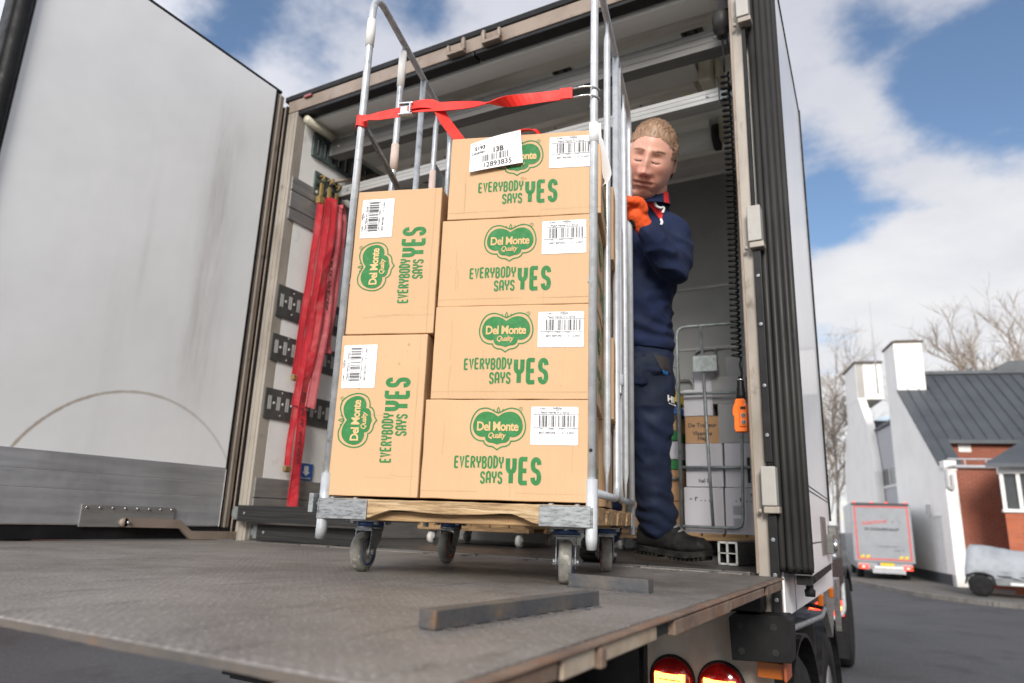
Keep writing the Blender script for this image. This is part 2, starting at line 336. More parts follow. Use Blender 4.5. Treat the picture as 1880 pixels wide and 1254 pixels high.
M('card_crease', (.47, .30, .165), .8)
def panel_mat(name, base, dark, ring=None, streak=None):
    # painted sheet with faint dents, vertical grime and, on the left door, the arc a swinging bar has scraped
    m, t, b = nodes(name); tcn = tn(t, 'ShaderNodeTexCoord'); v = tcn.outputs['Object']
    mp = tn(t, 'ShaderNodeMapping', {0: v, 'Scale': (1, 2.2, .22)}); mp2 = tn(t, 'ShaderNodeMapping', {0: v, 'Scale': (6, 6, .7)})
    c = mixc(t, rmp(t, noise_(t, v, 1.6, 4), .35, .7), base, tuple(x*.90 for x in base))
    c = mixc(t, tn(t, 'ShaderNodeMapRange', {0: noise_(t, mp.outputs[0], 2.3, 7), 1: .56, 2: .82, 4: .30}).outputs[0], c, dark)
    c = mixc(t, tn(t, 'ShaderNodeMapRange', {0: noise_(t, mp2.outputs[0], 9, 6), 1: .66, 2: .82, 4: .5}).outputs[0], c, dark)
    sp = tn(t, 'ShaderNodeSeparateXYZ', {0: v})
    def mth(op, a, bb=None):
        n = tn(t, 'ShaderNodeMath', operation=op)
        for i, q in enumerate((a, bb)):
            if q is None: continue
            if isinstance(q, (int, float)): n.inputs[i].default_value = q
            else: t.links.new(q, n.inputs[i])
        return n.outputs[0]
    if streak:   # broad brownish smear running down beside the hinges
        for (y0, wd, z0, z1, amt) in streak:
            nz = noise_(t, mp2.outputs[0], 2.2, 6)
            g = mth('POWER', 2.718, mth('MULTIPLY', mth('POWER', mth('DIVIDE', mth('SUBTRACT', sp.outputs[1], y0), wd), 2.0), -1.0))
            zz = tn(t, 'ShaderNodeMapRange', {0: sp.outputs[2], 1: z0, 2: z0+.35}, interpolation_type='SMOOTHSTEP').outputs[0]
            z2 = tn(t, 'ShaderNodeMapRange', {0: sp.outputs[2], 1: z1, 2: z1-.35}, interpolation_type='SMOOTHSTEP').outputs[0]
            f = mth('MULTIPLY', mth('MULTIPLY', g, zz), mth('MULTIPLY', z2, tn(t, 'ShaderNodeMapRange', {0: nz, 1: .3, 2: .65}).outputs[0]))
            c = mixc(t, mth('MULTIPLY', f, amt), c, (.20, .165, .14))
    if ring:
        y0, z0, r0 = ring
        dy = mth('SUBTRACT', sp.outputs[1], y0); dz = mth('SUBTRACT', sp.outputs[2], z0)
        d = mth('ABSOLUTE', mth('SUBTRACT', mth('SQRT', mth('ADD', mth('MULTIPLY', dy, dy), mth('MULTIPLY', dz, dz))), r0))
        f = tn(t, 'ShaderNodeMapRange', {0: mth('ADD', d, mth('MULTIPLY', noise_(t, v, 26, 4), .010)), 1: .0155, 2: .006}).outputs[0]
        side = tn(t, 'ShaderNodeMapRange', {0: sp.outputs[1], 1: y0+.55, 2: y0-.3, 3: .25, 4: .75}).outputs[0]
        c = mixc(t, mth('MULTIPLY', f, side), c, (.27, .20, .13))
    t.links.new(c, b.inputs['Base Color']); b.inputs['Roughness'].default_value = .34; b.inputs['Coat Weight'].default_value = .15
    bump_(t, b, noise_(t, v, 2.4, 3), .22, .02); MATS[name] = m

def alu_panel(name):
    m, t, b = nodes(name); v = coords(t, (1, 1, 1), False); mp = tn(t, 'ShaderNodeMapping', {0: v, 'Scale': (1, .7, 10)})
    c = mixc(t, rmp(t, noise_(t, mp.outputs[0], 4, 6), .35, .7), (.47, .48, .50), (.36, .37, .39))
    c = mixc(t, rmp(t, noise_(t, tn(t, 'ShaderNodeMapping', {0: v, 'Scale': (1, 4, 30)}).outputs[0], 5, 6), .70, .80), c, (.10, .10, .10))
    t.links.new(c, b.inputs['Base Color']); b.inputs['Metallic'].default_value = .7; b.inputs['Roughness'].default_value = .42
    t.links.new(rmp(t, noise_(t, v, 3, 4), -.3, 1.2), b.inputs['Roughness'])
    bump_(t, b, noise_(t, v, 5, 3), .35, .02); MATS[name] = m
alu_panel('alu_panel')

def platform_mat():
    m, t, b = nodes('platform_steel'); v = coords(t, (1, 1, 1), False)
    c = mixc(t, rmp(t, noise_(t, v, 3.2, 8, .7), .36, .66), (.150, .135, .122), (.235, .214, .195))
    c = mixc(t, rmp(t, noise_(t, tn(t, 'ShaderNodeMapping', {0: v, 'Scale': (3, .6, 1)}).outputs[0], 6, 8, .7), .55, .7), c, (.115, .104, .095))
    c = mixc(t, rmp(t, noise_(t, v, 160, 3), .58, .75), c, (.44, .43, .42))
    c = mixc(t, rmp(t, noise_(t, v, 7, 8, .7), .64, .74), c, (.25, .175, .12))
    c = mixc(t, rmp(t, noise_(t, tn(t, 'ShaderNodeMapping', {0: v, 'Rotation': (0, 0, .4), 'Scale': (.5, 14, 1)}).outputs[0], 5, 7, .7), .66, .74), c, (.36, .35, .34))
    c = mixc(t, rmp(t, noise_(t, v, 1.3, 6, .65), .52, .70), c, (.10, .083, .068))
    # fine raised anti-slip pips
    vo = tn(t, 'ShaderNodeTexVoronoi', {'Vector': tn(t, 'ShaderNodeMapping', {0: v, 'Rotation': (0, 0, R(45)), 'Scale': (1, 1, 1)}).outputs[0], 'Scale': 62.0, 'Randomness': .25})
    h = tn(t, 'ShaderNodeMapRange', {0: vo.outputs[0], 1: .2, 2: .5, 3: 1, 4: 0}).outputs[0]
    c = mixc(t, tn(t, 'ShaderNodeMath', {0: h, 1: .38}, operation='MULTIPLY').outputs[0], c, (.36, .35, .34))
    t.links.new(c, b.inputs['Base Color']); b.inputs['Metallic'].default_value = .25
    t.links.new(tn(t, 'ShaderNodeMapRange', {0: noise_(t, v, 9, 5), 3: .42, 4: .72}).outputs[0], b.inputs['Roughness'])
    hh = tn(t, 'ShaderNodeMath', {0: h, 1: noise_(t, v, 140, 3)}, operation='ADD').outputs[0]
    bump_(t, b, hh, .6, .004); MATS['platform_steel'] = m
platform_mat()

def card_mat(name, base=(.69, .43, .205)):
    m, t, b = nodes(name); v = coords(t); vv = tn(t, 'ShaderNodeTexCoord').outputs['Object']
    c = mixc(t, rmp(t, noise_(t, v, 3, 4), .35, .7), base, tuple(x*y for x, y in zip(base, (.94, .92, .9))))
    c = mixc(t, rmp(t, noise_(t, tn(t, 'ShaderNodeMapping', {0: v, 'Scale': (60, 60, 3)}).outputs[0], 4, 3), .45, .8), c, tuple(x*.93 for x in base))
    c = mixc(t, rmp(t, noise_(t, v, 46, 2), .73, .78), c, (.42, .25, .11))
    t.links.new(c, b.inputs['Base Color']); b.inputs['Roughness'].default_value = .72
    wv = tn(t, 'ShaderNodeTexWave', {'Vector': vv, 'Scale': 42.0, 'Distortion': .6, 'Detail': 1.0}, bands_direction='X')
    h = tn(t, 'ShaderNodeMath', {0: wv.outputs[0], 1: tn(t, 'ShaderNodeMath', {0: noise_(t, v, 6, 3), 1: 9.0}, operation='MULTIPLY').outputs[0]}, operation='ADD').outputs[0]
    bump_(t, b, h, .07, .003); MATS[name] = m
card_mat('cardboard', (.56, .362, .200)); card_mat('cardboard_dark', (.42, .24, .115)); card_mat('carton_white', (.50, .495, .53)); card_mat('carton_grey', (.30, .30, .30))
# ================================================================= delivery truck
TO = Vector((1.222, 3.5, G0))
truck = thing('delivery_truck', TO, 'white box trailer with open rear doors and lowered steel lift platform', 'truck')
def T(mb, name, mats, parent=None, **k): return mb.build(name, mats, parent or truck, org=TO, **k)
W, H = 2.444, 2.40; YE = 1.78
panel_mat('door_white', (.77, .78, .79), (.52, .51, .50), ring=(-.58-TO.y, .06-TO.z, .583), streak=[(-.36-TO.y, .10, .50-TO.z, 2.35-TO.z, .42), (-.70-TO.y, .018, .9-TO.z, 2.1-TO.z, .14)])
panel_mat('side_white', (.88, .87, .88), (.45, .43, .41))
# floor and the hinge sill
T(MB().box((0, .03, -.12), (W, YE, 0)), 'floor', 'floor_ply')
m = MB().box((-.02, -.10, -.11), (W+.02, .028, -.006))
x = .02
while x < W-.05:
    L = rnd.uniform(.16, .34); L = min(L, W-.02-x)
    m.box((x, -.083+rnd.uniform(-.004, .004), -.02), (x+L-rnd.uniform(.008, .03), -.012, .0005+rnd.uniform(0, .003)), 1)
    m.box((x, .0, -.02), (x+L-.008, .026, .003+rnd.uniform(0, .002)), 2); x += L
T(m, 'sill_plate', ['black_paint', 'platform_steel', 'alu_beam'], bevel=.002)
# side walls with everything screwed to the left one
wl_ = T(MB().box((-.075, .065, -.12), (0, YE, H+.03)), 'side_wall', 'wall_white')
T(MB().box((W, .065, -.12), (W+.06, YE, H+.03)), 'side_wall', 'wall_white')
T(MB().box((-.075, YE, -.12), (W+.05, YE+.07, H+.1)).box((0, YE-.006, 1.62), (W, YE-.0005, 1.64), 1).box((0, YE-.006, 1.22), (W, YE-.0005, 1.235), 1).box((0, YE-.02, .92), (W, YE-.0005, .96), 2), 'front_wall', ['bulkhead_grey', 'kick_grey', 'ceiling_beige'])
def wall_band(z0, z1, slots, mats=('rail_dark', 'slot_pale')):
    m = MB().box((.0, .012, z0), (.009, YE, z1), 0)
    if slots:
        y = .03; zc = (z0+z1)/2+.004; i = 0
        while y < 1.85:
            hs = .036
            m.box((.009, y, zc-hs), (.0105, y+.009, zc+hs), 1); m.box((.009, y+.013, zc-hs), (.0105, y+.022, zc+hs), 1)
            m.lathe([(.0, 0), (.0085, 0), (.0085, .0018), (0, .0018)], (.009, y+.041, zc), (1, 0, 0), 10, 1)
            if i % 3 == 1:
                for dz in (-.062, .06): m.lathe([(.0, 0), (.005, 0), (.005, .0018), (0, .0018)], (.009, y+.03, zc+dz), (1, 0, 0), 8, 1)
            y += .061; i += 1
    return m
for z0, z1 in ((1.167, 1.345), (.925, 1.070), (.616, .774)): T(wall_band(z0, z1, True), 'lashing_rail', ['rail_dark', 'slot_pale'], wl_)
m = MB()
for a, b in ((1.733, 1.80), (1.805, 1.905), (1.91, 1.994)): m.box((0, .012, a), (.010, YE, b))
T(m, 'rub_strip', 'kick_grey', wl_, bevel=.003)
m = MB()
for a, b in ((0.002, .10), (.104, .205), (.209, .309)): m.box((0, .012, a), (.012, YE, b))
T(m, 'kick_strip', 'kick_grey', wl_, bevel=.003)
# perforated tracks for the decking beams
m = MB(); y = .13
m.box((0, .13, 2.185), (.016, YE, 2.205)).box((0, .13, 2.315), (.016, YE, 2.335)).box((0, .13, 2.205), (.006, YE, 2.315), 1)
while y < 1.9: m.box((.006, y, 2.205), (.016, y+.028, 2.315)); m.box((.006, y+.034, 2.215), (.009, y+.046, 2.305), 2); y += .06
T(m, 'beam_track', ['teal_zinc', 'dark_hole', 'slot_pale'], wl_)
m = MB().box((0, .175, 1.955), (.012, .40, 2.105))
for j in range(3):
    for i in range(5): m.lathe([(0, 0), (.013, 0), (.013, .002), (0, .002)], (.012, .20+i*.043, 1.975+j*.05), (1, 0, 0), 10, 1 if (i+j) % 3 else 2)
T(m, 'hook_plate', ['teal_zinc', 'dark_hole', 'slot_pale'], wl_)
T(MB().box((.0, .30, .315), (.011, .40, .405), 0).box((.011, .335, .36), (.0125, .365, .392), 1).prism([(.322, .36), (.378, .36), (.35, .338)], 'x', .011, .0125, 1).box((.011, .31, .322), (.0125, .39, .331), 2), 'wall_sticker', ['sticker_blue', 'paper_white', 'ink_grey'], wl_)
# roof, ribbed ceiling, fixtures
rf = T(MB().box((-.075, .085, H), (W+.06, YE, H+.11)), 'roof', 'ceiling')
m = MB()
m.box((.0, .085, 2.372), (W, .20, H), 0).box((.0, .20, 2.384), (W, .30, H), 1).box((.0, .302, 2.392), (W, .372, H), 0)
m.box((0, .372, 2.396), (W, .378, H), 2)
for y in (1.2,): m.box((0, y, 2.393), (W, y+.012, H), 3)
T(m, 'ceiling_trim', ['ceiling', 'ceiling_beige', 'dark_hole', 'fixture_white'], rf)
for cx in (.216, .876, 1.54, 2.21):
    T(MB().box((cx-.05, .305, 2.380), (cx+.05, .368, 2.392), 0).box((cx-.035, .30, 2.372), (cx-.02, .372, 2.38), 1).box((cx+.015, .30, 2.372), (cx+.03, .372, 2.38), 1), 'ceiling_clip', ['rail_dark', 'black_paint'], rf)
T(MB().box((.12, .40, 2.285), (2.19, .555, 2.398), 0).box((.12, .556, 2.30), (2.19, .56, 2.398), 2).box((.12, .56, 2.288), (2.15, .70, 2.398), 1).box((.12, .70, 2.30), (2.15, .84, 2.398), 1), 'ceiling_duct', ['fixture_white', 'ceiling_beige', 'dark_hole'], rf, bevel=.006)
for (cx, cy, r) in ((1.80, .80, .085), (.32, .80, .07)):
    T(MB().lathe([(0, 0), (r, 0), (r, .02), (0, .02)], (cx, cy, 2.281), (0, 0, 1), 24), 'vent_opening', 'dark_hole', rf)
T(MB().prism([(2.08, .648), (2.115, .648), (2.098, .672)], 'z', 2.286, 2.288), 'warning_sticker', 'sticker_yellow', rf)
for i in range(14): T(MB().lathe([(0, 0), (.006, 0), (.006, .002), (0, .002)], (.35+i*.125, .64+.03*(i % 2), 2.2865), (0, 0, 1), 8), 'duct_screw', 'dark_hole', rf)
T(MB().box((2.195, .47, 2.225), (2.255, .58, 2.36)).box((2.26, .53, 2.27), (2.285, .66, 2.39)), 'junction_box', 'cream_plastic', rf, bevel=.008)
T(MB().tube(spline([(2.20, .60, 2.24), (2.26, .63, 2.225), (2.33, .60, 2.235), (2.40, .50, 2.24), (2.44, .38, 2.23)]), .011, 8), 'conduit', 'black_rubber', rf)
T(MB().tube(round_path([(.05, .02, 2.35), (.05, .285, 2.345)], .02), .024, 10), 'ceiling_pipe', 'cream_plastic', rf)
T(MB().tube([(.02, .31, 2.09), (.05, .66, 2.30)], .011, 8).cyl((.0, .31, 2.085), (.03, .31, 2.09), .02, 10), 'stay_rod', 'brown_frame', rf)
lampm = MB().cyl((.35, 1.12, 2.285), (2.12, 1.12, 2.285), .065, 20, 0).cyl((2.12, 1.12, 2.285), (2.15, 1.12, 2.285), .075, 20, 1).cyl((.32, 1.12, 2.285), (.35, 1.12, 2.285), .075, 20, 1).box((.35, 1.10, 2.34), (2.1, 1.14, 2.399), 0).box((2.155, 1.09, 2.26), (2.20, 1.15, 2.398), 2)
T(lampm, 'roller_tube', ['ceiling', 'dark_hole', 'cream_plastic'], rf)
T(MB().box((0, 1.50, 2.34), (W, 1.62, H-.001)), 'ceiling_batten', 'fixture_white', rf, bevel=.004)
m = MB().lathe([(.0, 0), (.022, 0), (.022, .03), (.036, .035), (.040, .10), (.034, .112), (0, .112)], (2.385, .12, 2.16), (0, 0, 1), 20, 0).box((2.38, .09, 2.27), (2.435, .16, 2.40), 1)
T(m, 'socket', ['seal_grey', 'black_paint'], rf)
T(MB().tube(spline([(2.40, .12, 2.27), (2.425, .11, 2.20), (2.432, .12, 2.05), (2.43, .13, 1.95)]), .010, 8), 'wall_cable', 'black_rubber', rf)
# rear frame
fr = T(MB().box((-.09, .0, H+.008), (2.535, .084, 2.486), 0).box((-.115, -.006, 2.488), (2.56, .10, 2.522), 1).box((-.02, .004, 2.382), (1.20, .07, H+.006), 2).box((1.208, .004, 2.386), (W+.02, .07, H+.006), 2), 'rear_frame', ['brown_frame', 'black_rubber', 'black_paint'], bevel=.004)
T(MB().box((-.075, -.004, -.10), (.0, .062, 2.40)).box((-.055, -.009, -.02), (-.05, -.004, 2.39), 0).box((-.022, -.009, -.02), (-.016, -.004, 2.39)), 'frame_post', 'beige_frame', fr, bevel=.003)
T(MB().box((W, -.004, -.20), (W+.043, .062, 2.40)).box((W-.006, -.010, -.0), (W+.004, -.004, 2.39), 1), 'frame_post', ['beige_frame', 'brown_frame'], fr, bevel=.003)
T(MB().box((-.125, -.02, .0), (-.104, .05, 2.45)).box((-.102, -.014, .0), (-.089, .05, 2.45), 1).box((-.087, -.018, 0), (-.077, .05, 2.45)), 'door_seal', ['black_rubber', 'brown_frame'], fr, bevel=.004)
for cx in (1.106, 1.314):
    m = MB().box((cx-.05, -.03, 2.408), (cx+.05, -.001, 2.425))
    for dx, h in ((-.045, .045 if cx < 1.2 else .065), (.045, .065 if cx < 1.2 else .05)): m.tube([(cx+dx, -.018, 2.42), (cx+dx, -.022, 2.42+h*.7), (cx+dx, -.02, 2.42+h)], [.012, .012, .009], 10)
    T(m, 'lock_keeper', 'brown_frame', fr, bevel=.002)
T(MB().box((.045, -.014, 2.47), (.105, -.001, 2.487)), 'marker_lamp', 'lamp_red', fr, bevel=.003)
# hinges and the bolted black strips on the right post
for z0, z1 in ((2.085, 2.235), (1.135, 1.285), (.205, .345)):
    T(MB().box((2.475, -.055, z0+.012), (2.522, -.004, z1), 0).box((2.478, -.05, z0-.012), (2.528, -.004, z0+.011), 1).lathe([(0, 0), (.008, 0), (.008, .012), (0, .012)], (2.470, -.03, z0-.004), (-1, 0, 0), 10, 1), 'hinge', ['hinge_grey', 'beige_frame'], fr, bevel=.008)
m = MB().box((2.487, -.03, .36), (2.512, -.004, 1.12), 0).box((2.487, -.03, -.118), (2.514, -.004, .19), 0).box((2.487, -.02, 1.30), (2.500, -.004, 2.07), 2)
for z in (1.02, .84, .62, .45, .11, -.0, -.075): m.lathe([(.0, 0), (.008, 0), (.007, .004), (0, .004)], (2.4995, -.0302, z), (0, -1, 0), 12, 1)
T(m, 'hinge_bar', ['black_paint', 'galv_dull', 'black_rubber'], fr, bevel=.003)
# left door, swung open square to the body
ld_ = T(MB().box((-.165, -1.345, .062), (-.09, -.095, 2.512)), 'left_door', 'door_white', bevel=.004)
T(MB().box((-.09, -1.335, .065), (-.0865, -.098, .20)).box((-.09, -1.335, .203), (-.0865, -.098, .27)).box((-.09, -1.335, .273), (-.0865, -.098, .348)), 'kick_plate', 'alu_panel', ld_, bevel=.0012)
T(MB().box((-.17, -1.425, .03), (-.085, -1.347, 2.53)).cyl((-.095, -1.385, .03), (-.095, -1.385, 2.53), .032, 14), 'door_gasket', 'black_rubber', ld_, bevel=.01)
T(MB().box((-.16, -1.34, .004), (-.093, -.02, .06)), 'edge_gasket', 'black_rubber', ld_, bevel=.004)
T(MB().box((-.168, -1.42, 2.514), (-.094, -.05, 2.532)), 'edge_gasket', 'black_rubber', ld_, bevel=.004)
T(MB().box((-.16, -.0945, .03), (-.092, -.078, 2.505)), 'door_gasket', 'black_rubber', ld_, bevel=.003)
T(MB().box((-.16, -.0775, .03), (-.098, -.028, 2.505), 0).box((-.098, -.062, .03), (-.094, -.050, 2.505), 1), 'edge_profile', ['brown_frame', 'beige_frame'], ld_, bevel=.002)
T(MB().box((-.0865, -.0975, .062), (-.085, -.0955, .34)), 'edge_trim', 'paper_white', ld_)
m = MB().box((-.0865, -.785, .055), (-.078, -.355, .145))
for i in range(8): m.lathe([(.0, 0), (.006, 0), (.005, .004), (0, .004)], (-.078, -.765+i*.056, .134), (1, 0, 0), 10, 1)
T(m, 'latch_plate', ['kick_grey', 'steel_bright'], ld_, bevel=.002)
m = MB(); sec = [(-.60, .075), (-.33, .072), (-.265, .022), (.02, .020)]
for (a, b) in zip(sec[:-1], sec[1:]):
    m.add([(-.077, a[0], a[1]-.019), (-.060, a[0], a[1]-.019), (-.060, a[0], a[1]+.019), (-.077, a[0], a[1]+.019), (-.077, b[0], b[1]-.019), (-.060, b[0], b[1]-.019), (-.060, b[0], b[1]+.019), (-.077, b[0], b[1]+.019)], [(0, 3, 2, 1), (4, 5, 6, 7), (0, 1, 5, 4), (1, 2, 6, 5), (2, 3, 7, 6), (3, 0, 4, 7)])
m.lathe([(.0, 0), (.019, 0), (.019, .017), (0, .017)], (-.077, -.60, .075), (1, 0, 0), 14).lathe([(.0, 0), (.009, 0), (.007, .008), (0, .008)], (-.060, -.585, .075), (1, 0, 0), 10, 1)
T(m, 'hold_arm', ['brown_frame', 'steel_bright'], ld_, weld=True)
# right door, folded right back along the side
def rd(u, v, z):   # u along the door from hinge, v outwards
    a = math.atan2(.045, 1.20); d = Vector((-math.sin(a), math.cos(a), 0)); n = Vector((math.cos(a), math.sin(a), 0))
    return Vector((2.548, .04, 0))+d*u+n*v+Vector((0, 0, z))
def rdbox(m, u0, u1, v0, v1, z0, z1, mi=0):
    p = [rd(u, v, z) for z in (z0, z1) for (u, v) in ((u0, v0), (u1, v0), (u1, v1), (u0, v1))]
    return m.add(p, [(0, 3, 2, 1), (4, 5, 6, 7), (0, 1, 5, 4), (1, 2, 6, 5), (2, 3, 7, 6), (3, 0, 4, 7)], mi)
rdo = T(rdbox(MB(), .01, 1.20, .0, .055, .0, 2.40), 'right_door', 'side_white', bevel=.003)
m = MB(); rdbox(m, -.005, .009, -.03, .056, .005, 2.405, 1)
for k, (v, r, u) in enumerate(((-.032, .013, -.012), (-.008, .011, -.02), (.014, .014, -.016), (.036, .010, -.02), (.052, .012, -.010))):
    m.tube([rd(u, v, .012), rd(u-.006, v, .03), rd(u-.006, v, 2.40)], [r*.8, r, r], 10, 0)
for v in (.003, .026): rdbox(m, -.03, -.02, v-.0025, v+.0025, .02, 2.40, 1)
T(m, 'door_gasket', ['seal_grey', 'black_rubber'], rdo)
m = MB(); rdbox(m, 1.201, 1.214, -.005, .064, .19, 2.41); rdbox(m, .01, 1.20, -.005, .060, 2.402, 2.414); rdbox(m, .02, 1.20, .004, .05, -.03, -.002)
T(m, 'edge_gasket', 'black_rubber', rdo)
m = MB()
for z in (.10, .275, .29): rdbox(m, .012, 1.199, .055, .0562, z, z+.004)
T(m, 'panel_seam', 'seal_grey', rdo)
m = MB(); rdbox(m, .55, .80, .055, .061, .05, .20); rdbox(m, .80, 1.02, .056, .085, .05, .13); rdbox(m, 1.02, 1.19, .056, .09, .07, .17)
m.lathe([(0, 0), (.028, 0), (.024, .014), (0, .014)], rd(.87, .085, .085), rd(0, 1, 0)-rd(0, 0, 0), 16, 1)
T(m, 'lock_case', ['alu_beam', 'steel_bright'], rdo, bevel=.004)
T(MB().lathe([(.0, 0), (.016, 0), (.018, .02), (.012, .026), (.012, .04), (.022, .05), (.02, .065), (0, .065)], rd(.12, .035, -.072), (0, 0, 1), 14), 'door_buffer', 'black_rubber', rdo)
# outer skin below the door, chassis rail, side lamps
T(MB().box((W+.062, .06, -.135), (2.513, 1.70, 2.50), 0).box((W+.062, .30, -.134), (2.5145, .303, -.02), 1), 'outer_skin', ['side_white', 'seal_grey'], bevel=.002)
T(MB().box((.25, .3, -.40), (.45, 6.4, -.13)).box((2.0, .3, -.40), (2.2, 6.4, -.13)).box((.3, .5, -.30), (2.2, .62, -.14)), 'chassis', 'black_paint')
for y, z in ((.063, -.155), (1.063, -.15), (1.535, -.15)):
    T(MB().box((2.505, y-.035, z-.03), (2.528, y+.035, z+.02)), 'side_lamp', 'amber', bevel=.005)
T(MB().tube(round_path([(2.47, -.01, -.17), (2.53, .03, -.165), (2.535, .86, -.205), (2.52, 1.15, -.195), (2.42, 1.18, -.19)], .05), .010, 10), 'guard_rod', 'galv_dull')
# rear cross member with lamps and buffer
T(MB().box((.0, .05, -.62), (.42, .09, -.128)), 'lamp_panel', 'beige_frame', bevel=.004)
pn = T(MB().box((2.03, .05, -.62), (2.46, .09, -.128), 0).box((2.03, .046, -.62), (2.045, .05, -.14), 1), 'lamp_panel', ['beige_frame', 'black_paint'], bevel=.004)
def tail_lamp(cx, cz):
    y = .05
    o = T(MB().lathe([(.0, 0), (.072, 0), (.074, .006), (.070, .020), (.058, .030), (.035, .037), (0, .040)], (cx, y, cz), (0, -1, 0), 32, 0), 'tail_lamp', ['lamp_red'])
    T(MB().lathe([(.072, 0), (.079, 0), (.079, .009), (.074, .012), (.072, .01)], (cx, y, cz), (0, -1, 0), 32), 'lamp_rim', 'black_rubber', o)
    m = MB()
    for r in range(3):
        for c in range(6):
            ww = .0165; x0 = cx-.05+c*ww; z0 = cz+.022-r*.021
            m.box((x0, y-.046, z0-.016), (x0+ww-.0012, y-.026, z0), 1)
    m.box((cx-.052, y-.036, cz-.055), (cx+.052, y-.025, cz+.024), 0)
    T(m, 'led_block', ['lamp_glow', 'lamp_core'], o)
for cx in (2.133, 2.299, .145, .31): tail_lamp(cx, -.366)
m = MB(); pts = [(2.372, -.255), (2.545, -.245), (2.548, -.125), (2.535, -.112), (2.380, -.118), (2.366, -.130)]
m.prism(pts, 'y', -.115, .0)
for px, pz in ((2.40, -.15), (2.50, -.147), (2.402, -.225), (2.502, -.22)): m.lathe([(0, 0), (.012, 0), (.010, .001), (0, .001)], (px, -.1151, pz), (0, -1, 0), 12, 1)
T(m, 'bumper_block', ['black_rubber', 'dark_hole'], bevel=.014, bseg=3)
T(MB().box((2.43, -.03, -.31), (2.512, .0, -.262)).box((2.513, -.06, -.31), (2.522, .05, -.12), 1), 'reflector', ['amber', 'orange_paint'], bevel=.003)
# wheels and mudguards
def axle(y):
    for x0, sx in ((2.115, 1), (.33, -1)):
        c = Vector((x0, y, G0+.49)); ax = (sx, 0, 0)
        o = T(MB().lathe([(.30, -.02), (.44, 0), (.485, .03), (.49, .08), (.49, .22), (.485, .26), (.44, .29), (.29, .295), (.28, .25)], c, ax, 48), 'wheel', 'tyre')
        m = MB().lathe([(.285, .285), (.275, .25), (.265, .19), (.20, .17), (.17, .19), (.12, .20), (.11, .29), (.07, .31), (0, .31)], c, ax, 36)
        for k in range(10):
            a = 2*math.pi*k/10; m.lathe([(0, 0), (.016, 0), (.014, .03), (0, .03)], c+Vector((sx*.175, .165*math.cos(a), .165*math.sin(a))), ax, 8, 1)
        T(m, 'rim', ['rim_steel', 'steel_bright'], o)
        m = MB()
        th = [R(a) for a in range(-12, 193, 8)]
        for a, b in zip(th[:-1], th[1:]):
            q = [Vector((0, r*math.cos(t), r*math.sin(t))) for r, t in ((.56, a), (.575, a), (.575, b), (.56, b))]
            xa, xb = (c.x-.02*sx, c.x+.31*sx)
            m.add([Vector((xa, c.y, c.z))+p for p in q]+[Vector((xb, c.y, c.z))+p for p in q], [(0, 1, 2, 3), (7, 6, 5, 4), (1, 5, 6, 2), (0, 4, 5, 1), (3, 2, 6, 7), (0, 3, 7, 4)])
        T(m, 'mudguard', 'black_paint')
for y in (1.12, 2.22): axle(y)
m = MB()
m.box((2.14, 1.80, -1.05), (2.40, 1.83, -.35))
T(m, 'mud_flap', 'black_rubber', bevel=.01)
T(MB().prism([(1.55, -.14), (2.3, -.14), (1.95, -.42)], 'x', 2.44, 2.47).prism([(2.35, -.14), (2.6, -.14), (2.5, -.45)], 'x', 2.44, 2.47), 'bracket', 'kick_grey')
# lift platform
pl = T(MB().prism([(-.105, 0), (-1.90, 0), (-1.945, -.0008), (-1.968, -.003), (-1.972, -.008), (-1.968, -.014), (-1.90, -.026), (-.105, -.026)], 'x', -.17, 2.52), 'lift_platform', 'platform_steel')
m = MB(); rr = random.Random(3)
prev = -1.975
def wob(y): return rr.uniform(-.002, .002)
m.box((2.5205, -1.93, -.0075), (2.5385, -.11, -.0018), 1); m.box((2.5205, -.86, -.030), (2.538, -.46, -.009), 1); m.box((2.5205, -.455, -.026), (2.53, -.395, -.008), 2); m.box((2.5205, -.394, -.034), (2.536, -.13, -.0085), 1)
m.box((2.5205, -1.285, -.034), (2.537, -.864, -.0085), 1); m.box((2.5205, -1.368, -.030), (2.526, -1.288, -.0085), 2); m.box((2.5205, -1.60, -.030), (2.533, -1.372, -.0085), 0)
m.box((2.5205, -1.62, -.034), (2.540, -1.602, -.0085), 1); m.box((2.5205, -1.72, -.032), (2.533, -1.624, -.0085), 0); m.box((2.5205, -1.733, -.030), (2.530, -1.722, -.0085), 2); m.box((2.5205, -1.93, -.028), (2.534, -1.735, -.0085), 1)
T(m, 'side_channel', ['rust_beige', 'rust', 'dark_hole'], pl, bevel=.004)
m = MB(); n = 120; q0_, q1_ = [], []
for i in range(n+1):
    x = -.17+2.685*i/n; e = .002+.004*mnoise.noise(Vector((x*6, 2, 0)))+.003*mnoise.noise(Vector((x*25, 5, 0))); q0_.append((x, -1.9725-e)); q1_.append((x, -1.972))
m.add([(x, y, z) for z in (-.0135, -.0045) for x, y in q0_]+[(x, y, z) for z in (-.0135, -.0045) for x, y in q1_], [(i, i+1, n+2+i, n+1+i) for i in range(n)]+[(n+1+i, n+2+i, 3*(n+1)+i+1, 3*(n+1)+i) for i in range(n)]+[(i+1, i, 2*(n+1)+i, 2*(n+1)+i+1) for i in range(n)])
T(m, 'lip_edge', 'lip_rust', pl)
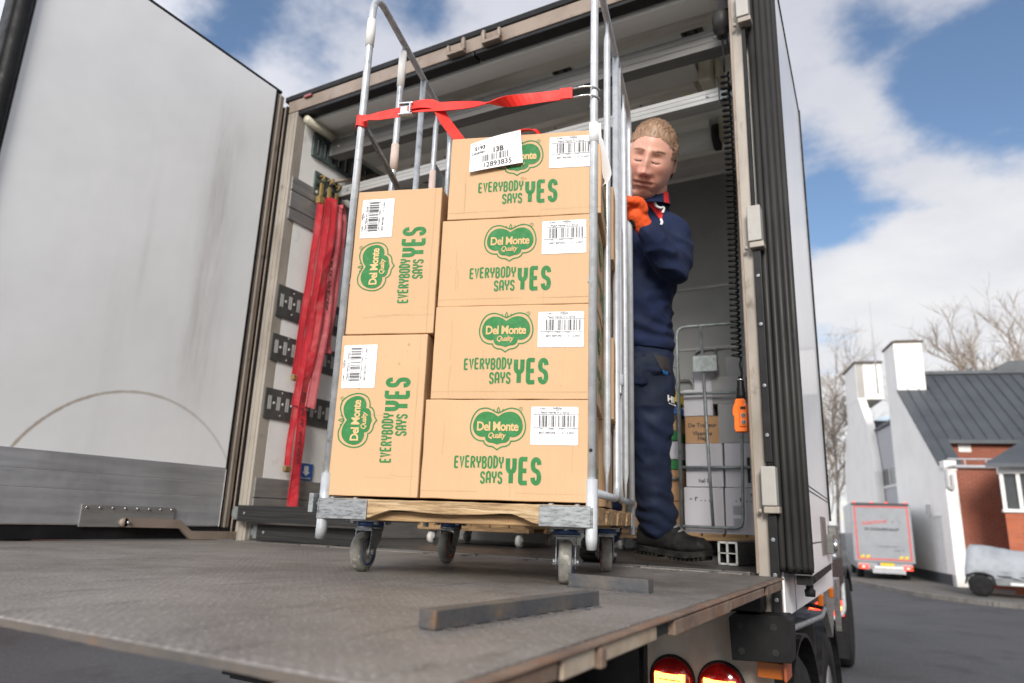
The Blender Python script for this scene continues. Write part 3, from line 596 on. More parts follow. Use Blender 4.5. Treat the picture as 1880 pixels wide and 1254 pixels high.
for a, b, wd, h in (((2.340, -1.70), (2.392, -1.262), .030, .025), ((2.196, -.965), (2.388, -.972), .032, .029), ((-.20, -1.02), (-.135, -.93), .03, .026)):
    a, b = Vector((*a, 0)), Vector((*b, 0)); d = (b-a).normalized(); n_ = Vector((-d.y, d.x, 0))
    p = [a, b, b+n_*wd, a+n_*wd]; m = MB().add([q+Vector((0, 0, .001)) for q in p]+[q+Vector((0, 0, h)) for q in p], [(0, 3, 2, 1), (4, 5, 6, 7), (0, 1, 5, 4), (1, 2, 6, 5), (2, 3, 7, 6), (3, 0, 4, 7)], 0)
    for i in range(9):
        q = a+d*(b-a).length*(i+.5)/9-n_*.006; m.ell(q+Vector((0, 0, .001)), (rr.uniform(.010, .02), .004, .0022), 0, 8, 5)
    T(m, 'stop_bar', ['stop_steel', 'rust'], pl, bevel=.003)
T(MB().box((.35, -1.70, -.10), (.45, .0, -.03)).box((1.95, -1.70, -.10), (2.05, .0, -.03)).box((.3, -.25, -.55), (.5, .04, -.15)).box((1.70, -.15, -.55), (1.78, .2, -.15)).box((.42, .12, -.75), (1.99, .22, -.13)), 'lift_arm', 'black_paint', pl)
T(MB().box((2.06, -1.845, -.045), (2.22, -1.80, -.028)), 'foot_switch', 'black_rubber', pl)
T(MB().box((2.40, -1.76, -.065), (2.45, -1.745, -.029), 0).box((2.451, -1.76, -.065), (2.49, -1.745, -.029), 1), 'marker_flag', ['red_paint', 'cream_plastic'], pl)
# ================================================================= roll cage and its load (local frame: x along its open front, y to its back)
CG = Vector((2.262, -.998, 0)); CY = .315
cmx = Matrix.Translation(CG) @ Matrix.Rotation(CY, 4, 'Z')
def make_caster(parent, x, y, yaw, ring, h=.132, r=.0505):
    mt = Matrix.Translation((x, y, 0)) @ Matrix.Rotation(yaw, 4, 'Z'); tr = -.030
    f = MB()
    f.box((-.042, -.042, h-.006), (.042, .042, h), 0).lathe([(.0, 0), (.034, 0), (.036, .006), (.034, .012), (0, .012)], (0, 0, h-.018), (0, 0, 1), 20, 1)
    f.lathe([(.0, 0), (.036, 0), (.036, .006), (0, .006)], (0, 0, h-.024), (0, 0, 1), 20, 0)
    for sx in (-1, 1):
        a = sx*.021; b = sx*.0245
        p = [(-.032, h-.022), (.026, h-.022), (.020, h-.05), (tr+.016, r-.004), (tr, r-.017), (tr-.016, r-.004), (-.040, h-.055)]
        f.prism([(yy, zz) for yy, zz in p], 'x', a, b, 0)
        f.lathe([(0, 0), (.0085, 0), (.0085, .007), (0, .007)], (b, tr, r), (sx, 0, 0), 6, 0)
    f.box((-.0245, -.038, h-.030), (.0245, .028, h-.022), 0)
    for px, py in ((-.034, -.034), (.034, -.034), (.034, .034), (-.034, .034)): f.lathe([(0, 0), (.009, 0), (.008, .006), (0, .008)], (px, py, h-.006), (0, 0, -1), 6, 0)
    c = f.xf(mt).build('caster', ['galv_dull', 'hub_blue'], parent, bevel=.0015)
    w_ = MB().lathe([(.030, -.0145), (.044, -.0155), (.0485, -.012), (.0505, -.005), (.0505, .005), (.0485, .012), (.044, .0155), (.030, .0145)], (0, tr, r), (1, 0, 0), 40)
    w_.xf(mt).build('wheel', 'wheel_rubber', c)
    hb = MB()
    for s in (-1, 1):
        hb.lathe([(.0, .006), (.027, .010), (.0335, .0152), (.0338, .0125)], (0, tr, r), (s, 0, 0), 32, 0).lathe([(.029, .0140), (.0345, .0166), (.0350, .0140)], (0, tr, r), (s, 0, 0), 32, 1).lathe([(.0, .01), (.012, .016), (.010, .019), (0, .019)], (0, tr, r), (s, 0, 0), 16, 0)
    hb.xf(mt).build('hub', ['hub_grey', ring], c)
    return c
cage = thing('roll_cage', CG, 'galvanised roll cage with a wooden base loaded with tan cardboard boxes on the lift platform', 'roll cage', 'roll cages of the delivery', CY)
XL, XR, XRb, YB = -.652, .004, .074, .82         # the right side frame stands a little open
def xr(y): return XR+(XRb-XR)*y/YB
Z0, Z1 = .133, .182
# wooden deck: arched front board, planks, end-grain blocks at the sides
m = MB(); n = 26; top = []; bot = []
for i in range(n+1):
    t = i/n; x = XL+.008+(XR-.010-XL-.008)*t; top.append((x, Z1-.001-rnd.uniform(0, .0015)))
    e = min(x-(XL+.118), (XR-.118)-x); k = 0 if e < 0 else min(1, e/.07); k = k*k*(3-2*k)
    bot.append((x, Z0+.002+.020*k+.004*math.sin(3*t*math.pi)*k+rnd.uniform(-.0006, .0006)))
m.prism(top+bot[::-1], 'y', -.014, .012)
m.build('front_board', 'wood_front', cage, bevel=.002)
m = MB(); y = .0125
while y < YB-.03:
    wd = rnd.uniform(.085, .11); y1 = min(y+wd, YB); o = rnd.uniform(-.003, .003)
    m.add([(XL+.01, y, Z0+.022+o), (xr(y)-.008+o, y, Z0+.022+o), (xr(y1)-.008-o, y1-.004, Z0+.022), (XL+.01, y1-.004, Z0+.022), (XL+.01, y, Z1-.002), (xr(y)-.008+o, y, Z1-.002), (xr(y1)-.008-o, y1-.004, Z1-.002), (XL+.01, y1-.004, Z1-.002)], [(0, 3, 2, 1), (4, 5, 6, 7), (0, 1, 5, 4), (1, 2, 6, 5), (2, 3, 7, 6), (3, 0, 4, 7)]); y = y1
for (ya, yb) in ((.013, .14), (.36, .46), (YB-.13, YB)): m.box((XL+.012, ya, Z0-.002), (xr(ya)-.012, yb, Z0+.021))
m.build('deck', 'wood_old', cage, bevel=.003)
m = MB()
for i in range(7):
    y0 = .05+i*.105; m.add([(xr(y0)-.004, y0, Z0+.004), (xr(y0)+.008+.004*(i % 2), y0, Z0+.004), (xr(y0+.1)+.008, y0+.1, Z0+.004), (xr(y0+.1)-.004, y0+.1, Z0+.004), (xr(y0)-.004, y0, Z1-.002-.01*(i % 2)), (xr(y0)+.010+.004*(i % 2), y0, Z1-.003-.010*(i % 2)), (xr(y0+.1)+.010, y0+.1, Z1-.003), (xr(y0+.1)-.004, y0+.1, Z1-.003)], [(0, 3, 2, 1), (4, 5, 6, 7), (0, 1, 5, 4), (1, 2, 6, 5), (2, 3, 7, 6), (3, 0, 4, 7)])
m.build('side_board', 'wood_old', cage, bevel=.003)
for xa, xb, sx in ((XL, XL+.123, -1), (XR-.118, XR, 1)):
    for ya, yb, sy in ((-.019, .10, -1), (YB-.1, YB+.006, 1)):
        o = 0 if ya < 0 else (XRb-XR if sx > 0 else 0); m = MB()
        yf = ya if sy < 0 else yb-.004
        m.box((xa+o, yf, Z0-.001), (xb+o, yf+.004, Z1-.005)); xf_ = xa-.004 if sx < 0 else xb
        m.box((xf_+o, ya, Z0-.001), (xf_+o+.004, yb, Z1-.005)).box((xa+o, ya+.004, Z1-.005), (xb+o, yb-.004, Z1-.0025))
        for q in (.025, .085): m.lathe([(0, 0), (.008, 0), (.006, .0045), (0, .005)], (xa+o+q, ya+.02 if sy < 0 else yb-.02, Z1-.0025), (0, 0, 1), 12)
        m.lathe([(0, 0), (.007, 0), (.006, .007), (0, .008)], ((xa+xb)/2+o, ya+.035 if sy < 0 else yb-.03, Z0-.001), (0, 0, -1), 8)
        if sx < 0 and sy < 0: m.box((xa-.022, -.03, Z0+.012), (xa-.010, .02, Z1+.008)).box((xa-.022, -.012, Z0+.03), (xa, .0, Z0+.036))
        m.build('corner_bracket', 'galv_dull', cage, bevel=.0015)
def zt(y): return 1.705
def side_frame(X, right):
    m = MB(); r = .0106; rb = .0078
    P = lambda y, z, dx=0: (X(y)+dx, y, z)
    m.tube(round_path([P(.0, .105), P(.0, 1.652), P(YB, 1.69), P(YB, .11)], .085, 7), r, 12)
    m.tube([P(0, .085, .0 if right else -.004), P(-.002, .108), P(0, .24)], [.011, .0135, .0135], 12)
    z0 = .212
    if right:
        m.tube(round_path([P(.008, z0), P(.43, z0), P(.43, 1.665)], .05, 5), .0105, 10)
        m.tube(round_path([P(YB-.008, z0), P(.49, z0), P(.49, 1.665)], .05, 5), .0105, 10)
    else:
        m.tube([P(.008, z0), P(YB-.008, z0)], .0105, 10); m.tube([P(.465, z0), P(.465, 1.665)], .0105, 10)
    for y in ((.235, .645) if right else (.255, .635)):
        path = [P(y, z0+.005), P(y, z0+.05), P(y, z0+.085), P(y, 1.585), P(y, 1.62), P(y, 1.665)]
        m.tube(path, [.004, .0045, rb+.0025, rb+.0025, .0045, .004], 10)
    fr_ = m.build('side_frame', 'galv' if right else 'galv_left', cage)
    s = -1 if right else 1
    d = MB()
    for (y0, za, y1, zb_) in ((.005, 1.215, .43, 1.10), (.0, .725, YB-.03, .60), (.43, 1.06, YB-.01, .95)) if right else ((.0, 1.20, YB-.1, 1.045), (.0, .74, YB-.03, .62)):
        a, b = Vector(P(y0, za)), Vector(P(y1, zb_)); ribbon(d, [a+Vector((s*.011, 0, 0)), b+Vector((s*.013, 0, 0))], (0, .2, 1), .016, .004)
    if not right: d.tube([P(.0, 1.198, .016), P(.43, 1.125, .016)], .005, 8)
    d.build('diagonal_brace', 'galv_dull', fr_)
    return fr_
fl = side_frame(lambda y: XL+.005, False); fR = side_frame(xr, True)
MB().box((XL-.006, .66, 1.20), (XL-.003, .80, 1.46)).build('label_plate', 'galv_dull', fl, bevel=.002)
for (y, z0, z1, mt_) in ((0, 1.46, 1.55, 'tape_white'), (.255, 1.50, 1.63, 'tape_white'), (.635, 1.21, 1.40, 'tape_pink'), (.255, 1.20, 1.29, 'tape_pink')):
    MB().tube([(XL+.005, y, z0), (XL+.005, y, (z0+z1)/2), (XL+.005, y, z1)], [.0122, .0132, .0122], 12, 0).build('tape_wrap', mt_, fl)
m = MB(); rb_ = [Vector((XR+.0115, -.006, 1.15)), Vector((XR+.014, .004, 1.10)), Vector((XR+.026, .012, 1.05)), Vector((XR+.034, .02, 1.005)), Vector((XR+.022, .02, .985))]
ribbon(m, spline(rb_, 5), (.5, -.5, .2), [.018]*5+[.028]*5+[.03]*5+[.022]*5+[.008], .0012); m.tube([(XR, 0, 1.10), (XR, 0, 1.155)], .0125, 12)
m.build('paper_tag', 'paper_white', fR)
m = MB(); m.tube([(xr(.46), .46, .545), (xr(.46), .46, .58)], .019, 14).box((xr(.46)-.002, .445, .52), (xr(.46)+.012, .53, .56)); m.build('frame_clamp', 'galv', fR, bevel=.003)
m = MB().lathe([(0, 0), (.004, 0), (.004, .001), (0, .001)], (XR-.002, -.0114, .305), (0, -1, 0), 10); m.build('post_hole', 'dark_hole', fR)
for (x, y, a, ring) in ((-.605, .205, R(-6), 'hub_blue'), (-.068, .14, R(4), 'hub_blue'), (-.52, .70, R(-4), 'hub_red'), (-.005, .65, R(8), 'hub_red')): make_caster(cage, x, y, a, ring)

# ----------------------------------------------------------------- printed cartons
LET = {  # stroke lettering, unit cell 1 wide x 2 high
 'E': ([[(1.0, 1.92), (.1, 1.95), (.1, .05), (1.0, .08)], [(.1, 1.02), (.9, 1.02)]], .98),
 'V': ([[(.05, 1.95), (.5, .05), (.95, 1.95)]], 1.0),
 'R': ([[(.1, .02), (.1, 1.92), (.6, 1.92), (.88, 1.7), (.88, 1.25), (.6, 1.0), (.1, 1.0)], [(.5, 1.0), (.95, .02)]], 1.05),
 'Y': ([[(.06, 1.98), (.06, 1.2), (.2, .98), (.5, .9), (.8, .98), (.94, 1.2), (.94, 1.98)], [(.5, .9), (.5, .02)]], 1.0),
 'B': ([[(.1, .05), (.1, 1.95), (.6, 1.95), (.86, 1.75), (.86, 1.3), (.6, 1.05), (.1, 1.05)], [(.6, 1.05), (.92, .8), (.92, .3), (.65, .05), (.1, .05)]], 1.05),
 'O': ([[(.5, 1.97), (.15, 1.8), (.06, 1.4), (.06, .6), (.15, .2), (.5, .03), (.85, .2), (.94, .6), (.94, 1.4), (.85, 1.8)], 'c'], 1.0),
 'D': ([[(.1, .04), (.1, 1.96), (.5, 1.94), (.85, 1.65), (.93, 1.2), (.93, .8), (.85, .35), (.5, .06)], 'c'], 1.0),
 'S': ([[(.92, 1.5), (.86, 1.8), (.5, 1.97), (.14, 1.8), (.08, 1.4), (.2, 1.12), (.5, 1.02), (.8, .9), (.92, .6), (.86, .2), (.5, .03), (.14, .2), (.08, .5)]], 1.0),
 'A': ([[(.06, .02), (.06, 1.5), (.2, 1.85), (.5, 1.97), (.8, 1.85), (.94, 1.5), (.94, .02)], [(.06, .75), (.94, .75)]], 1.0)}
def write(mb, word, u0, v0, wd, ht, th, gap, fn, mi, slant=None):
    u = u0
    for k, ch in enumerate(word):
        sts, ww = LET[ch]; closed = 'c' in sts; cw = wd*ww; jz = ((k*37) % 5-2)*.012*ht
        for q, st in enumerate(s for s in sts if s != 'c'):
            if len(st) > 3 and not closed: st = [(q_.x, q_.y) for q_ in round_path([(a_, b_, 0) for a_, b_ in st], .22, 4)]
            elif closed: st = [(q_.x, q_.y) for q_ in spline([(a_, b_, 0) for a_, b_ in st], 3, True)] if ch == 'O' else st
            pp = [(u+th/2+(x)*(cw-th), v0+th/2+jz*(1 if slant is None else 0)+(y/2)*(ht-th)) for x, y in st]
            stroke2d(mb, pp, th, (lambda a, b, q=q: fn(a, b, .0004+.00012*q)), mi, closed)
        u += cw+gap
    return u
def half(ptsr): return ptsr+[(-x, y) for x, y in ptsr[::-1] if abs(x) > 1e-6]
OUT_ = [(0, 150), (-34, 166), (-85, 190), (-135, 197), (-195, 178), (-240, 120), (-262, 40), (-256, -25), (-228, -76), (-180, -106), (-128, -112), (-118, -136), (-84, -158), (-40, -166), (0, -192)]
INN_ = [(0, 118), (-45, 148), (-95, 163), (-145, 160), (-195, 132), (-228, 80), (-238, 18), (-222, -32), (-190, -62), (-150, -74), (-118, -70), (-112, -100), (-82, -124), (-40, -130), (0, -144)]
def smooth_half(p, cusp):
    a = spline([(x, y, 0) for x, y in p[:cusp+1]], 4); b = spline([(x, y, 0) for x, y in p[cusp:]], 4)
    return [(q.x, q.y) for q in a[:-1]+b]
LOG_O = half(smooth_half(OUT_, 10)); LOG_I = half(smooth_half(INN_, 10))
def logo(fn, u, v, s, part, mi=0):
    k = s/524.0; F = lambda d: (lambda a, b: fn(u+a*k, v+b*k, d))
    mb = MB()
    stroke2d(mb, LOG_O, 12, F(.0008), 0, True); poly2d(mb, LOG_I, F(.0008), 0)
    for pts in ([(0, 150), (-13, 176), (0, 206), (13, 176)], ): stroke2d(mb, pts, 9, F(.0010), 0, True)
    stroke2d(mb, [(-10, 152), (-36, 168), (-46, 190)], 8, F(.0009), 0); stroke2d(mb, [(10, 152), (36, 168), (46, 190)], 8, F(.0009), 0)
    put2d(mb, text2d('Del Monte', 118, 'CENTER', 3.2, 0, .84, .92), F(.0015), 1, (-2, -14))
    put2d(mb, text2d('Quality', 74, 'CENTER', 1.0, .28, .84, .9), F(.0015), 1, (-10, -84))
    put2d(mb, text2d('R', 26, 'CENTER', 0, 0, 1), F(.0003), 0, (214, 180)); stroke2d(mb, [(214+18*math.cos(R(a)), 189+18*math.sin(R(a))) for a in range(0, 360, 30)], 3, F(.0010), 0, True)
    return mb.build('printed_logo', ['ink_green', 'ink_board'], part)
def slogan(fn, u, v, s, part):
    # u,v lower right corner of YES; s = overall width
    k = s/837.0; mb = MB(); F = lambda a, b, d=0: fn(u+a*k, v+b*k, .0002+d)
    write(mb, 'EVERYBODY', 0, 148, 52.5, 124, 17.5, .6, F, 0); write(mb, 'SAYS', 256, 10, 54, 124, 17.5, .6, F, 0); 
    write(mb, 'YES', 492, 0, 113, 272, 42, 4, F, 0, 1)
    return mb.build('printed_slogan', 'ink_green', part)
BAR = [3, 1, 1, 2, 2, 1, 3, 1, 1, 1, 4, 2, 1, 2, 1, 3, 1, 1, 2, 1, 3, 2, 1, 1, 1, 4, 2, 1, 1, 3, 1, 2, 2, 1, 4, 1, 1, 2, 1, 1, 3, 2, 1, 1, 2, 3, 1, 1, 3]
def barcode(mb, u0, u1, v0, v1, F, mi):
    tot = sum(BAR); u = u0
    for i, b in enumerate(BAR):
        w_ = (u1-u0)*b/tot
        if i % 2 == 0: mb.add([F(u, v0), F(u+w_*.86, v0), F(u+w_*.86, v1), F(u, v1)], [(0, 1, 2, 3)], mi)
        u += w_
def sticker(fn, u, v, wd, ht, part, tilt=.0):
    # white product label: lower left corner u,v
    ct, st_ = math.cos(tilt), math.sin(tilt)
    def F(d): return lambda a, b: fn(u+(a*ct-b*st_)*wd, v+(a*st_+b*ct*ht/wd*1.0)*wd if False else v+(a*st_*wd+b*ht*ct), d)
    mb = MB(); poly2d(mb, [(0.0, .02), (.02, 0), (.98, 0), (1, .02), (1, .98), (.98, 1), (.02, 1), (0, .98)], F(.0012), 0)
    st = mb.build('product_sticker', 'paper_white', part); f = F(.0020); mb = MB()
    barcode(mb, .17, .93, .47, .77, f, 0)
    for vv in (.795, .44): mb.add([f(.05, vv-.004), f(1.0, vv-.004), f(1.0, vv+.006), f(.05, vv+.006)], [(0, 1, 2, 3)], 0)
    def tx(s, a, b, h, bold=0, mi=0, asp=ht/wd, sx=1):
        put2d(mb, ([(p*asp*sx*1.0, q) for p, q in text2d(s, h, 'LEFT', bold)[0]], text2d(s, h)[1] if False else text2d(s, h, 'LEFT', bold)[1]), f, mi, (a, b))
    tx('31601', .17, .925, .075, .0012); tx('24/825gr', .46, .94, .07, .001); tx('12663', .5, .895, .05, 0); tx('27/05/92', .84, .945, .05, 0, 1)
    tx('Peach Halves in L. Syrup', .20, .825, .078, .0012)
    tx('130', .19, .395, .055); tx('24000', .38, .395, .055); tx('31601', .6, .395, .055); tx('5', .91, .395, .055)
    tx('BEST BEFORE', .17, .29, .075, .001); tx('31.12.2027', .66, .29, .075, .001)
    tx('Del Monte Foods (UK) Ltd', .4, .215, .045, 0, 1); tx('Halve perziken op lichte siroop, product of Greece', .16, .17, .045, 0, 1); tx('Store in a cool dry place, once opened keep refrigerated', .2, .12, .04, 0, 1)
    mb.build('sticker_print', ['ink_black', 'ink_grey'], st)
BW, BH, BD = .403, .2372, .295
def carton(name_label, rot=False, mat='cardboard', seed=0, prints=True, sw=1.0):
    # local frame: x along the front, y depth, z up; origin = lower front left corner. rot: box stood on its end
    rr = random.Random(seed); w_, h_ = (BH, BW) if rot else (BW, BH)
    nx, nz = 30, 20; me = MB(); vs = []
    def skin(u, v, dep):  # gentle bulge and crushed edges
        bx = math.sin(math.pi*min(1, max(0, u/w_)))*math.sin(math.pi*min(1, max(0, v/h_)))
        return .0022*bx*dep+.0009*mnoise.noise(Vector((u*9+seed, v*9, seed*1.7)))
    for j in range(nz+1):
        for i in range(nx+1):
            u, v = w_*i/nx, h_*j/nz; vs.append((u+.0012*mnoise.noise(Vector((v*14, seed, 3))), -skin(u, v, 1), v+.0012*mnoise.noise(Vector((u*14, seed, 9)))))
    me.add(vs, [(j*(nx+1)+i, j*(nx+1)+i+1, (j+1)*(nx+1)+i+1, (j+1)*(nx+1)+i) for j in range(nz) for i in range(nx)], 0, False)
    e = [i for i in range(nx+1)]+[(j+1)*(nx+1)-1 for j in range(1, nz+1)]+[nz*(nx+1)+i for i in range(nx-1, -1, -1)]+[j*(nx+1) for j in range(nz-1, 0, -1)]
    ring = [vs[i] for i in e]; n = len(ring); back = [(p[0], BD, p[2]) for p in ring]; mid = [(p[0], BD*.5, p[2]) for p in ring]
    ang = [((p[0]-w_/2)/(w_/2), (p[2]-h_/2)/(h_/2)) for p in ring]
    mid = [(p[0]+(.002 if a > .99 else -.002 if a < -.99 else 0), p[1], p[2]) for p, (a, b) in zip(mid, ang)]
    me.add(ring+mid+back, [(i, (i+1) % n, n+(i+1) % n, n+i) for i in range(n)]+[(n+i, n+(i+1) % n, 2*n+(i+1) % n, 2*n+i) for i in range(n)]+[tuple(range(3*n-1, 2*n-1, -1))])
    ob = me.build('cardboard_box', [mat], None, weld=True, bevel=.0022, bseg=2)
    if not prints: return ob
    if rot: fn = lambda u, v, d: (w_-v, -skin(w_-v, u, 1)-d, u)
    else: fn = lambda u, v, d: (u, -skin(u, v, 1)-d, v)
    logo(fn, .184, .166, .134, ob); slogan(fn, .080, .034, .2135, ob)
    sticker(fn, .266+rr.uniform(-.004, .004), .130+rr.uniform(-.003, .003), .112, .090, ob, rr.uniform(-.012, .012))
    # flap lines: top flap score, slit folds
    mb = MB()
    if rot: q = [(.045, .0, h_), ]
    for (v, u0, u1) in ((.018, .0, 1.0),): stroke2d(mb, [(BW*u0, v), (BW*.3, v+.001), (BW*.7, v-.0005), (BW*u1, v)], .0012, lambda a, b: fn(a, b, .0003), 0)
    for q_ in range(3):
        u_ = rr.choice((.045, .05, BW-.05, BW-.04, BW*.5+rr.uniform(-.08, .08))); a_ = rr.uniform(.0, .5)*BH; b_ = a_+rr.uniform(.15, .5)*BH
        stroke2d(mb, [(u_, a_), (u_+rr.uniform(-.002, .002), (a_+b_)/2), (u_+rr.uniform(-.003, .003), min(b_, BH-.004))], .0008, lambda a, b: fn(a, b, .0003), 0)
    mb.build('score_line', 'card_crease', ob)
    # print on the right-hand end
    if not rot:
        fe = lambda u, v, d: (w_+.0022*math.sin(math.pi*min(1, max(0, u/BD)))+.0006+d, u, v)
        logo(fe, .12, .166, .11, ob); slogan(fe, .045, .034, .19, ob)
    return ob
def put_box(ob, x, y, z, dy=0, a=0):
    ob.matrix_world = cmx @ Matrix.Translation((x, y, z)) @ Matrix.Rotation(a, 4, 'Z')
    return ob
ZB = .1865
RB = [('bottom printed box of the right stack in the front cage, resting on the wooden base', -.4045, 0, R(.0)), ('second printed box from the bottom of the right stack in the front cage', -.3935, 0, R(.3)),
      ('third printed box from the bottom of the right stack, under the topmost one', -.3925, .006, R(-.3)), ('topmost tan printed box of the right stack with the large paper slip taped on', -.3805, .004, R(.25))]
for k, (lab, x, y, a) in enumerate(RB):
    o = put_box(carton(lab, False, seed=3+k), x, -.002+y, ZB+k*.2386, a=a); tag(o, lab, 'box', 'printed boxes in the front cage')
for k, (lab, x, z) in enumerate((('tan printed box stood on end at the bottom left of the front cage', -.646, ZB), ('tan printed box stood on end at the upper left of the front cage', -.635, ZB+.407))):
    o = put_box(carton(lab, True, seed=11+k), x, -.006+.004*k, z, a=R(-.4 if k == 0 else .2)); tag(o, lab, 'box', 'printed boxes in the front cage')
for k in range(4):
    lab = ['lowest plain plain box in the back row, behind the right bars', 'plain tan box second from the bottom in the back row of the front cage', 'plain tan box third from the bottom in the back row of the front cage', 'topmost plain tan box in the back row, behind the box with the paper slip'][k]
    o = put_box(carton(lab, False, seed=21+k, prints=False), -.385+.02*(k % 2), .33, ZB+k*.2386); tag(o, lab, 'box', 'plain backs of boxes in the front cage')
# ----------------------------------------------------------------- strap, paper slip
sp = thing('cargo_strap', cmx @ Vector((-.35, -.01, 1.23)), 'bright red strap with a metal buckle stretched across the top of the front cage', 'strap')
so = sp.location
def CL(mb): return mb.xf(cmx)
zc = 1.221
m = MB(); pth = [(-.508, -.020, zc+.004), (-.545, -.020, zc-.001), (-.59, -.020, zc-.006), (-.618, -.0215, zc-.009), (-.636, -.0225, zc-.011)]
ribbon(m, pth, [(0, 0, 1)]*5, [.030, .029, .025, .016, .022], .0022)
m.tube(arc((XL+.005, 0, zc-.012), .0155, 200, 380, 10, 'xy')[::1], .0148, 8, flat=.16, up=(1, 0, 0)) if False else None
lp = [Vector((XL+.005+.0150*math.cos(R(a)), .0150*math.sin(R(a)), zc-.010+.003*math.sin(R(2*a)))) for a in range(0, 360, 24)]
for i in range(len(lp)): a_, b_ = lp[i], lp[(i+1) % len(lp)]; m.cbox((a_+b_)/2, (.0022, (b_-a_).length*1.25, .032), Matrix.Rotation(math.atan2(b_.y-a_.y, b_.x-a_.x)-math.pi/2, 3, 'Z'))
CL(m).build('left_band', 'strap_bright', sp, org=so)
m = MB(); P0, P1 = Vector((-.495, -.024, zc+.008)), Vector((-.052, -.016, zc+.018)); n = 30; pth = []; wds = []; ww = []
for i in range(n+1):
    t = i/n; pth.append(P0.lerp(P1, t)+Vector((0, 0, -.006*math.sin(math.pi*t)))); tw = 1/(1+math.exp(-(t-.55)*14)); a = R(8)+R(172)*tw
    wds.append((0, math.sin(a), math.cos(a))); ww.append(.030)
ribbon(m, pth, wds, ww, .0022)
m.box((-.085, -.020, zc+.003), (-.052, -.0155, zc+.034))
CL(m).build('cross_band', 'strap_bright', sp, org=so)
m = MB(); ribbon(m, spline([(-.505, -.026, zc+.012), (-.46, -.027, zc+.017), (-.425, -.022, zc+.010), (-.40, -.008, zc-.03), (-.365, .012, zc-.075), (-.345, .03, zc-.10)], 6), (.55, .2, .8), .030, .0022)
CL(m).build('loose_tail', 'strap_bright', sp, org=so)
m = MB().box((-.525, -.027, zc-.012), (-.492, -.024, zc+.026)).box((-.528, -.034, zc+.018), (-.488, -.020, zc+.023)).box((-.528, -.034, zc-.015), (-.488, -.020, zc-.011)).box((-.498, -.034, zc-.012), (-.494, -.022, zc+.02))
for q in range(5): m.box((-.494, -.036, zc-.009+q*.006), (-.490, -.024, zc-.006+q*.006))
CL(m).build('buckle', 'steel_bright', sp, org=so, bevel=.001)
m = MB()
for dz in (.031, .005): m.tube(round_path([(-.056, -.016, zc+dz), (-.02, -.016, zc+dz+.006), (.004, -.0155, zc+dz+.003), (.0205, .0, zc+dz), (.010, .014, zc+dz-.001), (-.006, .012, zc+dz)], .012, 4), .0026, 8)
m.tube([(-.056, -.016, zc+.004), (-.056, -.016, zc+.032)], .0026, 8)
CL(m).build('wire_hook', 'steel_bright', sp, org=so)
sl = thing('cargo_strap', cmx @ Vector((-.18, .1, 1.15)), 'end of a red strap poking up behind the paper slip on the topmost box', 'strap')
m = MB(); ribbon(m, spline([(-.24, .03, 1.142), (-.21, .01, 1.150), (-.170, .004, 1.153), (-.150, .02, 1.150), (-.14, .09, 1.144)], 5), (.2, 1, .4), .03, .0022); CL(m).build('strap_band', 'strap_bright', sl, org=sl.location)
q0 = [(-.323, 1.113), (-.189, 1.145), (-.180, 1.050), (-.324, 1.031)]   # tl, tr, br, bl in the front plane
def slip(u, v, d=0):
    a = Vector(q0[3]).lerp(Vector(q0[2]), u); b = Vector(q0[0]).lerp(Vector(q0[1]), u); p = a.lerp(b, v)
    return (p.x, -.0105-.004*math.sin(math.pi*u)*(.3+v)-.004*max(0, v-.75)-d, p.y)
m = MB(); n = 8
m.add([slip(i/n, j/4) for j in range(5) for i in range(n+1)]+[slip(i/n, j/4, -.0004) for j in range(5) for i in range(n+1)], [(j*(n+1)+i, j*(n+1)+i+1, (j+1)*(n+1)+i+1, (j+1)*(n+1)+i) for j in range(4) for i in range(n)]+[(45+j*(n+1)+i, 45+(j+1)*(n+1)+i, 45+(j+1)*(n+1)+i+1, 45+j*(n+1)+i+1) for j in range(4) for i in range(n)])
ps = CL(m).build('paper_slip', 'paper_white', None, org=cmx @ Vector((-.26, -.01, 1.09))); tag(ps, 'white paper slip numbered 12893835 taped over the print of the topmost box', 'paper')
m = MB(); f = lambda a, b: slip(a, b, .0006)
def st(s, u, v, h, mi=0, b=0.0): 
    vs, fs = text2d(s, h, 'LEFT', b); put2d(m, ([(p*.63, q) for p, q in vs], fs), f, mi, (u, v))
st('FILIAALNR', .08, .86, .075, 1); st('5193', .09, .70, .17, 0, .006); st('Leusden', .04, .57, .12, 0, .003); st('ROUTE 41', .04, .52, .05, 1); st('BESTELLING', .04, .46, .05, 1)
st('LOS', .46, .84, .06, 1); st('LADING', .43, .68, .085, 1); st('13B', .44, .50, .22, 0, .008); st('AFLEVEREN', .62, .93, .05, 1); st('1 van 1', .66, .86, .075, 1); st('13-02-2025', .62, .78, .055, 1); st('0211458', .82, .50, .045, 1)
st('12893835', .25, .065, .22, 0, .003)
barcode(m, .25, .74, .26, .47, f, 0)
CL(m).build('slip_print', ['ink_black', 'ink_grey'], ps, org=cmx @ Vector((-.26, -.01, 1.09)))
